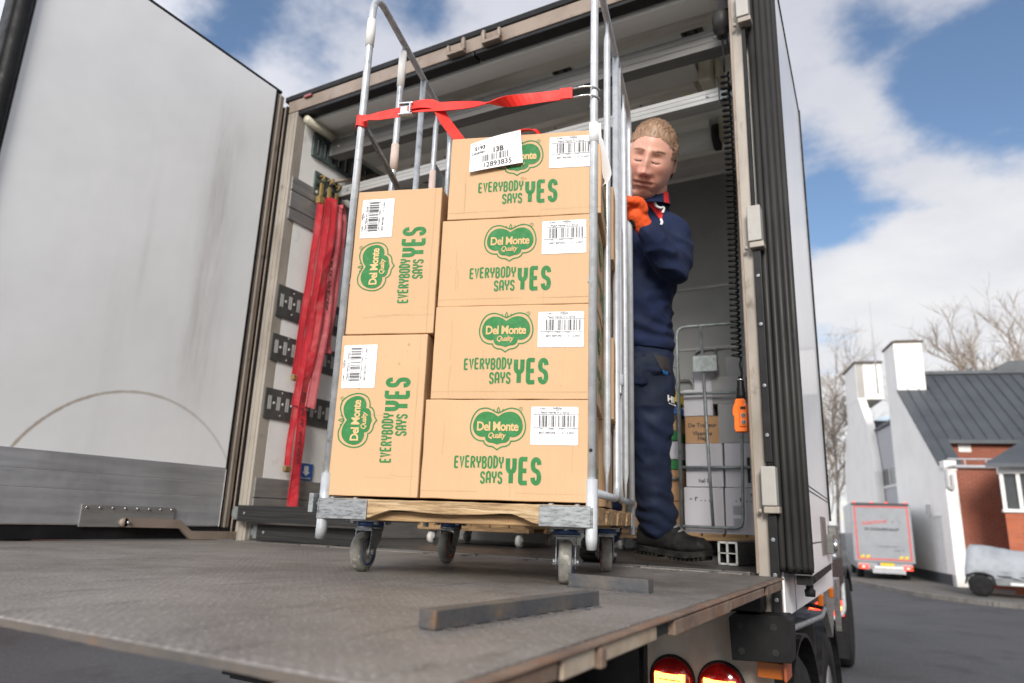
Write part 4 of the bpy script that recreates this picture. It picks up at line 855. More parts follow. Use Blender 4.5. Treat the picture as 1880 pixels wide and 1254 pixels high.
# ================================================================= loose gear inside the truck
def beam(a, b, sec_y, sec_z, mat, ends, label, name='load_beam', cap=None, hollow=False):
    a, b = Vector(a), Vector(b); d = (b-a); L = d.length; q = d.to_track_quat('X', 'Z'); c = (a+b)/2
    mt = Matrix.Translation(c) @ q.to_matrix().to_4x4(); hy, hz = sec_y/2, sec_z/2
    t = thing(name, c, label, 'load beam', 'load beams in the truck')
    m = MB(); y = -hz
    if hollow:
        k = .008
        for (u0, u1, v0, v1) in ((-hy, hy, -hz, -hz+k), (-hy, hy, hz-k, hz), (-hy, -hy+k, -hz+k, hz-k), (hy-k, hy, -hz+k, hz-k), (-.003, .006, -hz+k, hz-k), (-hy+k, -.003, -.002, .002), (.006, hy-k, -.002, .002)): m.box((-L/2, u0, v0), (L/2, u1, v1))
    else:
        g = hz*2/3
        for i in range(3): m.box((-L/2, -hy, -hz+i*g+.0008), (L/2, hy, -hz+(i+1)*g-.0008))
        m.box((-L/2, -hy+.002, -hz+.002), (L/2, hy-.002, hz-.002))
    m.xf(mt).build('profile', mat, t, org=c, bevel=.0015)
    if hollow:
        m = MB(); x = -L/2-.0008
        for (u0, u1, v0, v1) in ((-hy, hy, -hz, -hz+k), (-hy, hy, hz-k, hz), (-hy, -hy+k, -hz, hz), (hy-k, hy, -hz, hz), (-.003, .006, -hz, hz), (-hy, hy, -.002, .002)): m.box((x, u0, v0), (-L/2+.0005, u1, v1))
        m.xf(mt).build('cut_end', 'alu_cut', t, org=c)
    for s in ends:
        m = MB(); x = s*L/2
        m.box((x, -hy*.7, -hz*.8), (x+s*.035, hy*.7, hz*.8)).box((x+s*.03, -hy*.35, -hz*.45), (x+s*.06, hy*.35, hz*.45)).lathe([(0, 0), (.008, 0), (.007, .004), (0, .004)], (x-s*.05, -hy-.0008, 0), (0, -1, 0), 10)
        m.xf(mt).build('end_fitting', cap or 'bracket_zinc', t, org=c, bevel=.002)
    return t
beam((.06, .275, 2.272), (2.38, .275, 2.258), .075, .10, 'alu_beam', (-1, 1), 'scratched grey aluminium beam stowed highest under the ceiling, nearest the doors')
beam((.07, .375, 2.032), (2.315, .375, 2.040), .075, .066, 'alu_pale', (-1, 1), 'pale aluminium beam stowed lower, just above the man and behind the upper grey beam')
beam((.01, -.05, .130), (.84, -.045, .130), .05, .078, 'alu_dark', (-1,), 'dark load beam lying on top of another across the left of the truck sill')
beam((.085, .015, .042), (.80, .018, .042), .05, .078, 'alu_dark', (-1,), 'dark load beam flat on the sill underneath another at the left wall')
beam((2.266, .37, .047), (2.385, 1.2, .047), .078, .088, 'alu_dark', (), 'black hollow load beam with a bright cut end, on the floor near the right boot', hollow=True)
M('strap_dark', (.22, .012, .018), .85)
# ratchet straps hanging on the left wall
def hang(name_label, paths, mats, hook, ends):
    c = Vector(hook); t = thing('ratchet_strap', c, name_label, 'strap', 'ratchet straps on the left wall')
    for (pts, wd, wdir), mt_ in zip(paths, mats):
        pp_ = spline(pts, 7); m = MB(); wv = Vector(wdir).normalized(); nn_ = Vector((1, -.2, 0)); sd0 = rnd.uniform(0, 50)
        pp_ = [p+nn_*.006*mnoise.noise(Vector((p.z*5, sd0, 0)))+wv*.004*mnoise.noise(Vector((p.z*3, sd0, 7))) for p in pp_]
        wds_ = [Vector((wv.x+.55*mnoise.noise(Vector((p.z*3.1, sd0, 3))), wv.y, .0)) for p in pp_]
        ribbon(m, pp_, wds_, wd, .004); sb_ = m.build('strap_band', mt_, t, org=c)
        m = MB()
        for o_ in (-.40, .40): ribbon(m, [p+w2.normalized()*wd*o_+nn_*.0005 for p, w2 in zip(pp_, wds_)], wds_, .0022, .0056)
        m.build('edge_stitching', 'strap_dark', sb_, org=c)
    m = MB().box((c.x-.004, c.y-.010, c.z-.05), (c.x+.010, c.y+.010, c.z+.03)).tube(spline([(c.x, c.y, c.z+.05), (c.x+.02, c.y, c.z+.075), (c.x-.02, c.y, c.z+.08)], 4), .006, 8).box((c.x-.012, c.y-.02, c.z-.10), (c.x+.02, c.y+.018, c.z-.055))
    m.build('hook', 'brass_zinc', t, org=c, bevel=.003)
    for e in ends:
        e = Vector(e); MB().box(e-Vector((.012, .02, .022)), e+Vector((.012, .02, .006))).tube([e+Vector((0, -.02, -.02)), e+Vector((0, .02, -.02))], .007, 8).build('end_clip', 'brass_zinc', t, org=c, bevel=.003)
    return t
X = .045
hang('bright red ratchet strap with a brass hook, hanging leftmost on the wall', [([(X, .205, 1.90), (X, .20, 1.70), (X, .175, 1.20), (X-.01, .172, .87)], .040, (.3, 1, 0)), ([(X+.02, .245, 1.93), (X+.03, .235, 1.75), (X+.02, .215, 1.2), (X+.01, .20, .92), (X, .185, .70)], .046, (.2, 1, 0))], ['strap_red', 'strap_red'], (X-.012, .21, 2.0), [(X-.01, .172, .86)])
t2 = hang('red ratchet strap in the middle with its long tail reaching lowest on the wall', [([(X+.02, .28, 1.96), (X+.035, .275, 1.80), (X+.03, .25, 1.2), (X+.02, .225, .8), (X+.01, .235, .5), (X, .24, .172)], .056, (.2, 1, 0)), ([(X+.01, .255, 1.95), (X+.01, .25, 1.5), (X, .215, 1.0), (X-.005, .19, .6), (X-.01, .188, .38)], .034, (.4, 1, 0))], ['strap_red', 'strap_red'], (X-.008, .27, 2.0), [(X-.01, .188, .372)])
t3 = hang('faded pink ratchet strap folded over rightmost on the wall', [([(X+.02, .315, 1.87), (X+.015, .335, 1.93), (X+.015, .36, 1.90), (X+.02, .372, 1.75), (X+.02, .36, 1.3), (X+.02, .35, 1.10), (X+.018, .362, 1.03)], .060, (.25, 1, 0)), ([(X+.03, .318, 1.88), (X+.03, .325, 1.5), (X+.03, .30, 1.1), (X+.03, .262, .70)], .062, (.2, 1, 0))], ['strap_faded', 'strap_faded'], (X-.01, .335, 1.99), [])
def strap_text(t, y0, z0, s, dy, tx_):
    m = MB(); vs, fs = text2d(s, .03, 'LEFT', .0004); a = math.atan2(dy, 1.0)
    m.add([(tx_, y0+v*1.0+u*math.sin(a), z0-u*1.9*math.cos(a)) for u, v in vs], fs); m.build('strap_print', 'ink_black', t, org=t.location)
strap_text(t3, .300, 1.66, 'DE PUT WEZEP', -.02, .0795); strap_text(t2, .212, .78, 'DE PUT WEZEP', .012, .068)
# the lift's hand control on its coiled cable
rc = thing('remote_control', (2.385, .115, 2.16), 'orange two-button hand control hanging on a coiled black cable by the right door post', 'remote')
ro = rc.location
m = MB(); base = [Vector((2.385, .12, 2.16)), Vector((2.386, .12, 2.08)), Vector((2.387, .12, 1.99))]; m.tube(base, .0045, 8)
pts = []; n = 1150; turns = 52
for i in range(n+1):
    t = i/n; z = 1.985-(1.985-.76)*(t**.93); a = 2*math.pi*turns*t; cx = 2.387+.004*math.sin(t*5); rr_ = .0155
    pts.append((cx+rr_*math.cos(a), .12+rr_*math.sin(a), z))
m.tube(pts, .0046, 6); m.tube([pts[-1], (2.392, .12, .735), (2.398, .121, .70), (2.394, .12, .665)], .004, 8)
m.build('coiled_cable', 'black_rubber', rc, org=ro)
m = MB().lathe([(0, .60), (.0165, .60), (.0160, .622), (.0145, .626), (.0145, .645), (.0125, .65), (.0125, .67), (.0105, .675), (.008, .688), (0, .69)], (2.392, .12, 0), (0, 0, 1), 18, 0)
m.lathe([(.0146, .672), (.016, .672), (.016, .678), (.0146, .678)], (2.392, .12, 0), (0, 0, 1), 16, 1)
m.build('grip_sleeve', ['black_paint', 'steel_bright'], rc, org=ro)
body = [(-.020, .128), (.020, .128), (.024, .118), (.024, .112), (.034, .096), (.036, .088), (.036, .072), (.030, .060), (.031, .014), (.026, 0), (-.024, 0), (-.031, .012), (-.030, .058), (-.036, .066), (-.036, .086), (-.030, .104), (-.024, .112), (-.024, .118)]
m = MB().prism([(2.390+u*.78, .4815+v*.95) for u, v in body], 'y', .100, .136)
m.prism([(2.394+u, .4815+v) for u, v in ((-.008, .018), (.020, .018), (.020, .094), (.012, .1), (-.008, .1))], 'y', .094, .1)
bd = m.build('handset', 'orange_plastic', rc, org=ro, bevel=.005, bseg=3)
m = MB()
for z in (.515, .54): m.lathe([(0, 0), (.0085, 0), (.008, .003), (.006, .003), (.0055, .0015), (0, .0015)], (2.401, .094, z), (0, -1, 0), 16, 0).lathe([(0, .0016), (.0052, .0016), (.005, .004), (0, .004)], (2.401, .094, z), (0, -1, 0), 14, 1).box((2.4002, .0896, z-.003), (2.4018, .0905, z+.003), 2)
m.box((2.392, .0925, .562), (2.410, .0945, .572), 1)
m.build('push_button', ['ink_grey', 'black_paint', 'paper_white'], bd, org=ro)

# ================================================================= roll cages further in
def far_cage(loc, rz, label, hgt=1.42, wid=.78, dep=.62, sc=1.0):
    t = thing('roll_cage', loc, label, 'roll cage', 'roll cages of the delivery', rz); t.scale = (sc,)*3
    m = MB()
    for i in range(6): m.box((i*wid/6+.004, 0, .112), ((i+1)*wid/6-.006, dep, .128))
    for y0 in (.0, dep/2-.04, dep-.08): m.box((0, y0, .088), (wid, y0+.08, .1115))
    for x0 in (.02, wid/2-.03, wid-.09): m.box((x0, -.004, .1), (x0+.07, .0, .118))
    m.build('deck', 'wood_old', t, bevel=.003)
    for y, bars in ((-.014, True), (dep+.014, True)):
        m = MB(); r = .0105
        m.tube(round_path([(.012, y, .13), (.012, y, hgt), (wid-.012, y, hgt), (wid-.012, y, .13)], .06, 5), r, 8)
        m.tube(round_path([(.02, y, .165), (.37*wid/.78, y, .165), (.40*wid/.78, y, hgt-.35), (.415*wid/.78, y, hgt)], .05, 4), .0095, 8)
        m.tube(round_path([(wid-.02, y, .165), (.60*wid/.78, y, .165), (.50*wid/.78, y, .55), (.52*wid/.78, y, hgt)], .06, 4), .0095, 8)
        m.tube([(.20*wid/.78, y, .17), (.19*wid/.78, y, .5), (.165*wid/.78, y, hgt)], .0095, 8); m.tube([(.42*wid/.78, y, .36), (.56*wid/.78, y, .36)], .009, 8)
        for z in (.52, .98): m.tube([(.012, y+.012, z), (wid-.012, y+.012, z)], .0095, 8)
        m.build('side_frame', 'bracket_zinc' if y < 0 else 'galv_dull', t)
    for x in (.08, wid-.08):
        for y in (.07, dep-.07):
            c = MB().box((x-.03, y-.03, .082), (x+.03, y+.03, .088)).prism([(y-.025, .082), (y+.02, .082), (y-.012, .035), (y-.03, .035)], 'x', x-.02, x-.017).prism([(y-.025, .082), (y+.02, .082), (y-.012, .035), (y-.03, .035)], 'x', x+.017, x+.02).build('caster', 'galv', t, bevel=.002)
            MB().lathe([(0, -.014), (.034, -.015), (.038, -.008), (.038, .008), (.034, .015), (0, .014)], (x, y-.022, .039), (1, 0, 0), 24, 0).lathe([(0, -.0155), (.02, -.0155), (.02, .0155), (0, .0155)], (x, y-.022, .039), (1, 0, 0), 16, 1).build('wheel', ['wheel_pale', 'hub_grey'], c)
    return t
M('wheel_pale', (.55, .54, .52), .6, col2=(.4, .39, .37), scale=10)
AC = (1.841, 1.22, .0); AS = .857; AR = R(5)
cA = far_cage(AC, AR, 'grey roll cage with white boxes inside the truck behind the orange remote', sc=AS)
cB = far_cage((.46, .80, 0), R(4), 'roll cage deep in the truck, only its pale casters showing under the front cage', hgt=1.30, sc=.88)
cC = far_cage((1.40, 1.34, 0), R(3), 'roll cage of colourful packs between the navy trouser leg and the cage of white boxes', hgt=1.36, wid=.56, sc=.76, dep=.5)
def goods(base, rz, items, group, sc):
    mt = Matrix.Translation(base) @ Matrix.Rotation(rz, 4, 'Z') @ Matrix.Scale(sc, 4)
    for (x, y, z, w_, d, h, mat, lab, pr) in items:
        rr = random.Random(lab); m = MB().box((0, 0, 0), (w_, d, h)); o = m.build('carton', mat, None, bevel=.003); tag(o, lab, 'box', group)
        o.matrix_world = mt @ Matrix.Translation((x, y, z)) @ Matrix.Rotation(R(rr.uniform(-2, 2)), 4, 'Z')
        if pr:
            q = MB()
            for (s, u, v, hh, mi, al) in pr: 
                vs, fs = text2d(s, hh, 'CENTER', hh*.02); q.add([(u*w_+a, -.001, v*h+b) for a, b in vs], fs, mi)
            q.build('box_print', ['ink_black', 'ink_grey', 'red_paint'], o)
zf = .129
L3 = 'small white carton'
goods(AC, AR, [
 (.025, .03, zf, .235, .3, .272, 'carton_white', 'white carton with a row of small marks, bottom left in the cage behind the remote', [('- r . . .', .4, .70, .05, 0, 0)]),
 (.27, .02, zf, .235, .3, .272, 'carton_white', 'white carton with grey squares printed, in the middle of the bottom layer', [('. r . .', .45, .70, .05, 0, 0), ('■', .3, .42, .07, 1, 0), ('■', .3, .15, .07, 1, 0)]),
 (.51, .01, zf, .24, .3, .272, 'carton_white', 'white carton with a thin red printed line, bottom right in the cage behind the remote', [('. . .', .5, .78, .05, 0, 0), ('— — —', .4, .14, .03, 2, 0), ('■', .3, .22, .06, 1, 0)]),
 (.04, .03, zf+.275, .225, .3, .265, 'carton_white', 'white carton in the second layer left, under the brown carton', [('hal l..', .5, .10, .035, 0, 0)]),
 (.275, .03, zf+.275, .20, .3, .265, 'carton_white', 'second-layer white carton right of the one under the brown carton', [('|', .7, .25, .16, 0, 0)]),
 (.04, .04, zf+.543, .21, .27, .17, 'cardboard_dark', 'brown carton with black script lettering among the white cartons', [('De Traiteur', .5, .60, .036, 0, 0), ('Vlaamse', .5, .30, .036, 0, 0), ('Hap', .5, .12, .036, 0, 0)]),
 (.245, .04, zf+.543, .21, .3, .245, 'carton_grey', 'plain grey-white carton right of the brown carton', [('P A', .8, .15, .035, 1, 0)]),
 (.035, .04, zf+.716, .18, .27, .17, 'carton_white', 'white carton standing on the brown carton', None),
 (.21, .05, zf+.79, .21, .3, .175, 'carton_grey', 'grey carton next to the topmost white carton, on the plain grey one', None),
 (.10, .06, zf+.888, .13, .2, .20, 'carton_white', 'topmost white carton in the cage behind the remote, behind the square plate', None),
 (.30, .08, zf+.967, .18, .2, .13, 'carton_grey', 'small grey carton on top of the other grey ones behind the remote cable', None),
 (.49, .05, zf+.275, .25, .28, .31, 'cardboard_dark', 'dark brown carton against the truck wall right of the white cartons', None),
 (.49, .07, zf+.588, .22, .28, .2, 'sticker_yellow', 'yellow carton behind the orange remote', None)], 'cartons in the right far cage', AS)
m = MB().box((.11, -.032, zf+.985), (.26, -.026, zf+1.09)); tag_o = m.build('metal_plate', 'bracket_zinc', None, bevel=.01); tag(tag_o, 'square grey label plate hung on the bars of the right far cage', 'plate')
tag_o.matrix_world = Matrix.Translation(AC) @ Matrix.Rotation(AR, 4, 'Z') @ Matrix.Scale(AS, 4)
goods((.46, .80, 0), R(4), [(.04+.36*i, .04, zf+.28*k, .34, .5, .275, ['cardboard', 'cardboard_dark', 'carton_white'][(i+k) % 3], 'carton %s in the low far cage hidden behind the front cage, %s layer' % (('on the left', 'on the right')[i], ('bottom', 'second', 'third')[k]), None) for i in range(2) for k in range(3)], 'cartons in the low far cage', .88)
goods((1.40, 1.34, 0), R(3), [
 (0.21, .02, zf, .34, .5, .23, 'cardboard_dark', 'brown carton at the bottom right of the farthest cage beside the trouser leg', None), (0.21, .02, zf+.235, .34, .5, .22, 'cardboard_dark', 'brown carton, second up at the right of the farthest cage', None),
 (.01, .02, zf, .20, .5, .23, 'cardboard', 'tan carton at the bottom left of the farthest cage', None), (.01, .02, zf+.235, .20, .5, .22, 'cardboard_dark', 'brown carton, second up at the left of the farthest cage', None),
 (0.23, .02, zf+.46, .30, .4, .07, 'ink_green', 'flat green pack below the white one in the farthest cage', None), (0.23, .03, zf+.535, .30, .4, .13, 'carton_white', 'white pack between two green ones in the farthest cage', None),
 (0.23, .02, zf+.67, .30, .4, .07, 'ink_green', 'flat green pack above the white one in the farthest cage', None), (0.23, .03, zf+.745, .28, .4, .12, 'cardboard', 'tan pack under the red one in the farthest cage', None),
 (0.24, .03, zf+.87, .15, .3, .10, 'red_paint', 'red pack near the top of the farthest cage', None), (0.40, .03, zf+.87, .13, .3, .06, 'sticker_blue', 'blue pack next to the red one in the farthest cage', None),
 (.01, .03, zf+.46, .20, .4, .30, 'carton_white', 'large white carton on the left of the farthest cage', None), (0.41, .03, zf+.96, .12, .3, .08, 'sticker_yellow', 'small yellow pack topmost in the farthest cage', None)], 'packs in the farthest cage', .76)
# ================================================================= the man
from mathutils.bvhtree import BVHTree
def remesh(mb, vox, iters=2, disp=None, sfac=.5):
    me = bpy.data.meshes.new('t'); me.from_pydata(mb.v, [], mb.f); ob = bpy.data.objects.new('t', me); COL.objects.link(ob)
    bm = bmesh.new(); bm.from_mesh(me); bmesh.ops.recalc_face_normals(bm, faces=bm.faces); bm.to_mesh(me); bm.free()
    md = ob.modifiers.new('r', 'REMESH'); md.mode = 'VOXEL'; md.voxel_size = vox
    dg = bpy.context.evaluated_depsgraph_get(); dg.update(); r = bpy.data.meshes.new_from_object(ob.evaluated_get(dg))
    bpy.data.objects.remove(ob); bpy.data.meshes.remove(me)
    bm = bmesh.new(); bm.from_mesh(r)
    for _ in range(iters): bmesh.ops.smooth_vert(bm, verts=bm.verts, factor=sfac, use_axis_x=True, use_axis_y=True, use_axis_z=True)
    bm.normal_update()
    if disp:
        mv = [(v, v.normal*disp(v.co)) for v in bm.verts]
        for v, q in mv: v.co += q
    bm.to_mesh(r); bm.free(); r.polygons.foreach_set('use_smooth', [True]*len(r.polygons)); return r
def as_obj(me, name, mats, parent, org):
    me.name = name; o3 = Vector(org)
    for v in me.vertices: v.co -= o3
    me.materials.clear()
    for m in (mats if isinstance(mats, list) else [mats]): me.materials.append(MATS[m])
    ob = bpy.data.objects.new(name, me); COL.objects.link(ob)
    if parent: ob.parent = parent
    else: ob.location = o3
    return ob
def limb(mb, pts, n=5, seg=18, flat=None):
    # pts: (x,y,z,r[,flatten ratio front-back])
    c = spline([p[:3] for p in pts], n); rr = []
    for i in range(len(c)):
        t = i/n; k = min(int(t), len(pts)-2); f = t-k; rr.append(pts[k][3]*(1-f)+pts[k+1][3]*f)
    mb.tube(c, rr, seg); mb.ell(c[0], (rr[0],)*3, 0, 12, 8); mb.ell(c[-1], (rr[-1],)*3, 0, 12, 8)
def torso(mb, secs, seg=28):
    # sections: centre, half width along side vector, half depth, side vector
    vs = []
    for c, a, b, sd_, fw in secs:
        c, sd_, fw = Vector(c), Vector(sd_).normalized(), Vector(fw).normalized()
        for k in range(seg):
            t = 2*math.pi*k/seg; cs, sn = math.cos(t), math.sin(t); e = .82
            vs.append(c+sd_*(a*math.copysign(abs(cs)**e, cs))+fw*(b*math.copysign(abs(sn)**e, sn)))
    n = len(secs); fs = [(i*seg+k, i*seg+(k+1) % seg, (i+1)*seg+(k+1) % seg, (i+1)*seg+k) for i in range(n-1) for k in range(seg)]
    fs += [tuple(range(seg-1, -1, -1)), tuple((n-1)*seg+k for k in range(seg))]; mb.add(vs, fs, 0, True)
SD = Vector((.99, .14, 0)); FW = Vector((.10, -.995, 0))
# head frame
HC = Vector((2.136, -.120, 1.512)); HF = Vector((.13, -.84, -.52)).normalized(); HU = (Vector((.37, -.36, .92))); HU = (HU-HF*HU.dot(HF)).normalized(); HX = HF.cross(HU)*-1
HX = HU.cross(HF)*-1 if HX.x < 0 else HX
HS = 1.17
def h2w(x, y, z): return HC+(HX*x+HF*(-y)+HU*z)*HS      # local: x to his left (picture right), -y out of the face, z up
def w2h(p): q = (p-HC)/HS; return q.dot(HX), -q.dot(HF), q.dot(HU)
def gz(x, z, cx, cz, sx, sz): return math.exp(-((x-cx)/sx)**2-((z-cz)/sz)**2)
def head_pt(d, grow=0):
    x, y, z = d
    jaw = max(0, -z); k = 1-.06*jaw**2.0
    px, py, pz = x*(.079+grow)*k, y*(.099+grow)*(1-.05*jaw), z*(.124+grow)
    if z > .2: px *= 1+.03*(z-.2)
    if y < 0:
        f = -y; fl = f**.6
        py *= (1-.10*f)
        if z < 0: py += -.006*jaw*f
        X, Z = px, pz; dd = 0
        dd += .0260*gz(X, Z, 0, -.028, .0150, .013)+.018*gz(X, Z, 0, -.006, .0115, .022)+.010*gz(X, Z, 0, .020, .011, .022)
        for s in (-1, 1):
            dd += .009*gz(X, Z, s*.0150, -.031, .0085, .008)
            dd -= .0085*gz(X, Z, s*.028, .018, .019, .012)
            dd += .0055*gz(X, Z, s*.027, .040, .021, .0095)
            dd += .0065*gz(X, Z, s*.046, -.012, .020, .018)
            dd += .010*gz(X, Z, s*.050, -.066, .022, .026)
            dd -= .0045*gz(X, Z, s*(.024+.35*max(0, -.03-Z)), -.045, .0055, .020)
            dd += .0050*gz(X, Z, s*.0280, .0125, .0135, .0070)-.0035*gz(X, Z, s*.0285, .0040, .014, .0030)+.0012*gz(X, Z, s*.0285, -.004, .015, .005)
            dd -= .004*gz(X, Z, s*.026, -.066, .007, .006)
        dd += .0075*gz(X, Z, 0, -.0550, .021, .0055)+.0090*gz(X, Z, 0, -.0700, .018, .0058)-.0085*gz(X, Z, 0, -.0620, .026, .0030)
        dd -= .0060*gz(X, Z, 0, -.0810, .018, .006)+.0025*gz(X, Z, 0, -.045, .006, .008)
        dd += .010*gz(X, Z, 0, -.100, .022, .016)+.004*gz(X, Z, 0, .075, .05, .03)
        py -= dd*fl
    return px, py, pz
mb = MB(); nu, nv = 120, 96; vs = []
for j in range(nv+1):
    th = math.pi*j/nv
    for i in range(nu): ph = 2*math.pi*i/nu; vs.append(h2w(*head_pt((math.sin(th)*math.cos(ph), math.sin(th)*math.sin(ph), math.cos(th)))))
mb.add(vs, [(j*nu+i, (j+1)*nu+i, (j+1)*nu+(i+1) % nu, j*nu+(i+1) % nu) for j in range(nv) for i in range(nu)])
for s in (-1, 1):     # ears
    mb.ell(h2w(s*.077, .026, -.004), (.008, .018, .031), 0, 14, 10, rot=Matrix(((HX.x, -HF.x, HU.x), (HX.y, -HF.y, HU.y), (HX.z, -HF.z, HU.z))))
    mb.tube([h2w(s*(.081), .026+.016*math.cos(a), -.003+.027*math.sin(a)) for a in [R(q) for q in range(-60, 200, 20)]], .005, 8)
limb(mb, [(2.118, -.060, 1.440, .066), (2.095, -.020, 1.39, .064), (2.06, .03, 1.33, .040)])
mb.ell(h2w(0, -.030, -.101), (.055, .048, .030), 0, 16, 10)
torso(mb, [((2.035, .06, 1.335), .09, .06, SD, FW), ((2.02, .06, 1.29), .135, .08, SD, FW), ((2.0, .085, 1.15), .125, .09, SD, FW), ((1.985, .125, 1.0), .11, .09, SD, FW), ((1.975, .18, .86), .11, .085, SD, FW), ((1.97, .195, .78), .11, .085, SD, FW)])
LSH, LEL, LWR = (2.160, .035, 1.275), (2.182, .035, 1.112), (2.128, -.145, 1.205)
RSH, REL, RWR = (1.875, .015, 1.275), (1.80, -.05, 1.08), (1.80, -.17, 1.22)
limb(mb, [(*LSH, .055), (2.195, .045, 1.19, .048), (*LEL, .042), (2.165, -.06, 1.15, .040), (*LWR, .030)]); limb(mb, [(*RSH, .055), (*REL, .042), (*RWR, .030)])
limb(mb, [(2.01, .20, .80, .075), (2.01, .22, .62, .070), (1.996, .26, .46, .055), (1.99, .32, .28, .045), (1.985, .39, .13, .038), (2.04, .385, .05, .035)])
limb(mb, [(1.90, .18, .80, .075), (1.87, .10, .62, .075), (1.84, .06, .46, .058), (1.83, .12, .28, .048), (1.825, .16, .13, .040), (1.83, .09, .05, .035)])
# hands: palm and five fingers each closed on the cage posts
def hand(mb, wr, palm, fdir, ndir, s=1.0, grow=0.0, thumb=1):
    wr, palm, fdir, ndir = Vector(wr), Vector(palm), Vector(fdir).normalized(), Vector(ndir).normalized(); sd_ = fdir.cross(ndir).normalized()*thumb
    limb(mb, [(*wr, .030+grow), (*(wr*.5+palm*.5), .031+grow), (*palm, .034+grow)], 4, 14)
    for k, (o, L) in enumerate(((.039, .080), (.0135, .090), (-.0125, .084), (-.038, .068))):
        a = palm+sd_*o+fdir*.030; b = a+fdir*L*.42; c = b+fdir*L*.16+ndir*L*.34; d = c-fdir*L*.26+ndir*L*.14
        limb(mb, [(*(palm+sd_*o*.8), .014+grow), (*a, .0115+grow), (*b, .0105+grow), (*c, .0095+grow), (*d, .0085+grow)], 4, 12)
    a = palm+sd_*.030-fdir*.018; b = a+sd_*.026+fdir*.016+ndir*.012; c = b+fdir*.022+ndir*.022-sd_*.004
    limb(mb, [(*a, .015+grow), (*b, .0125+grow), (*c, .0105+grow), (*(c+fdir*.012+ndir*.012-sd_*.006), .009+grow)], 4, 12)
HL = dict(wr=(2.128, -.155, 1.210), palm=(2.106, -.195, 1.262), fdir=(-.80, -.10, .52), ndir=(-.35, -.80, -.35))
HRt = dict(wr=(1.80, -.17, 1.22), palm=(1.81, -.21, 1.26), fdir=(.2, -.5, .75), ndir=(.5, -.6, -.4))
hand(mb, **HL); hand(mb, **HRt, thumb=-1)
PO = Vector((2.0, .25, 0))
me = remesh(mb, .0029, 1, None, .25)
ca = me.color_attributes.new('tone', 'FLOAT_COLOR', 'POINT')
for v in me.vertices:
    x, y, z = w2h(v.co); c = Vector((.63, .335, .245))
    if y < .02 and abs(z) < .15:
        rd_ = .55*(gz(x, z, .045, -.02, .03, .03)+gz(x, z, -.045, -.02, .03, .03))+.5*gz(x, z, 0, -.022, .016, .02)+.35*gz(x, z, 0, -.09, .05, .04)+.25*gz(x, z, 0, .09, .06, .03)
        c = c.lerp(Vector((.64, .27, .205)), min(.75, rd_)); c = c.lerp(Vector((.36, .12, .10)), .65*(gz(x, z, 0, -.0615, .023, .0075)))
        c = c.lerp(Vector((.27, .10, .08)), .7*gz(x, z, 0, -.062, .024, .0022))
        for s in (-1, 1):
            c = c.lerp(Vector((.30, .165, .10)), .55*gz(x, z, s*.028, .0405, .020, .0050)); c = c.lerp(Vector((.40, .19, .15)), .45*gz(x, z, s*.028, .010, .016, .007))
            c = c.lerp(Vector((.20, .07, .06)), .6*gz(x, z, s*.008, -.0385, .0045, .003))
    nz = mnoise.noise(v.co*60)*.05+mnoise.noise(v.co*18)*.05; c = c*(1+nz)
    ca.data[v.index].color = (c.x, c.y, c.z, 1)
m_, t_, b_ = nodes('skin'); at = tn(t_, 'ShaderNodeAttribute', attribute_name='tone'); t_.links.new(at.outputs['Color'], b_.inputs['Base Color']); b_.inputs['Roughness'].default_value = .48
b_.inputs['Subsurface Weight'].default_value = .12; b_.inputs['Subsurface Radius'].default_value = (.012, .005, .003); b_.inputs['Subsurface Scale'].default_value = 1.0
bump_(t_, b_, noise_(t_, tn(t_, 'ShaderNodeTexCoord').outputs['Object'], 260, 3), .18, .002); MATS['skin'] = m_
man = as_obj(me, 'person', 'skin', None, PO)
tag(man, 'man in a navy sweater and orange gloves gripping the cage post inside the truck', 'person')
# eyes
def surf(x, z, off=0.0):
    dz = z/.124; jaw = max(0, -dz); k = 1-.06*jaw**2.0
    if dz > .2: k *= 1+.03*(dz-.2)
    dx = x/(.079*k); p = head_pt((dx, -math.sqrt(max(0, 1-dx*dx-dz*dz)), dz)); return h2w(p[0], p[1]-off, p[2])
M('eye_white', (.55, .47, .43), .25, rvar=0); M('eye_iris', (.05, .035, .03), .35, rvar=0); M('lash_and_shade', (.09, .045, .03), .8); M('brow_hair', (.40, .235, .15), .7)
em = MB(); lm_ = MB(); bm_ = MB(); rb2 = random.Random(9)
for s in (-1, 1):
    cx = .0280*s; row = []
    for i in range(11):
        t = -1+2*i/10; row.append((cx+t*.0145, .0098-.0052*(1-t*t)*.9-.0012*t*s))
    lm_.tube([surf(x, z, .0006) for x, z in row], [.0004]+[.0011]*9+[.0004], 6)
    lm_.tube([surf(x, z+.0125-.004*abs(x-cx)/.0145, -.0002) for x, z in row], [.0002]+[.0006]*9+[.0002], 5)  # lid fold: its shade drawn as a dark line
    em.tube([surf(x, z-.0022, -.0002) for x, z in row[1:-1]], [.0006]+[.0024]*7+[.0006], 6, 1)
    em.ell(surf(cx-.0015, .0030, -.0002), (.0050, .0026, .0030), 1, 10, 6)
    for i in range(48):
        t = rb2.uniform(0, 1); x = s*(.008+.038*t); z = .0385+.006*math.sin(t*2.5)-.004*t+rb2.uniform(-.0032, .0032)*(1-.5*t)
        L = rb2.uniform(.006, .010); bm_.tube([surf(x, z, .0002), surf(x+s*L*.5, z+.0012, .0014), surf(x+s*L, z+.0006-.001*t, .0010)], [.00045, .0004, .0001], 3, cap=False)
for s in (-1, 1): lm_.ell(surf(s*.0082, -.0405, .0000), (.0036, .0026, .0020), 0, 10, 6)  # nostrils here, mouth slit below: shade put in as dark shapes
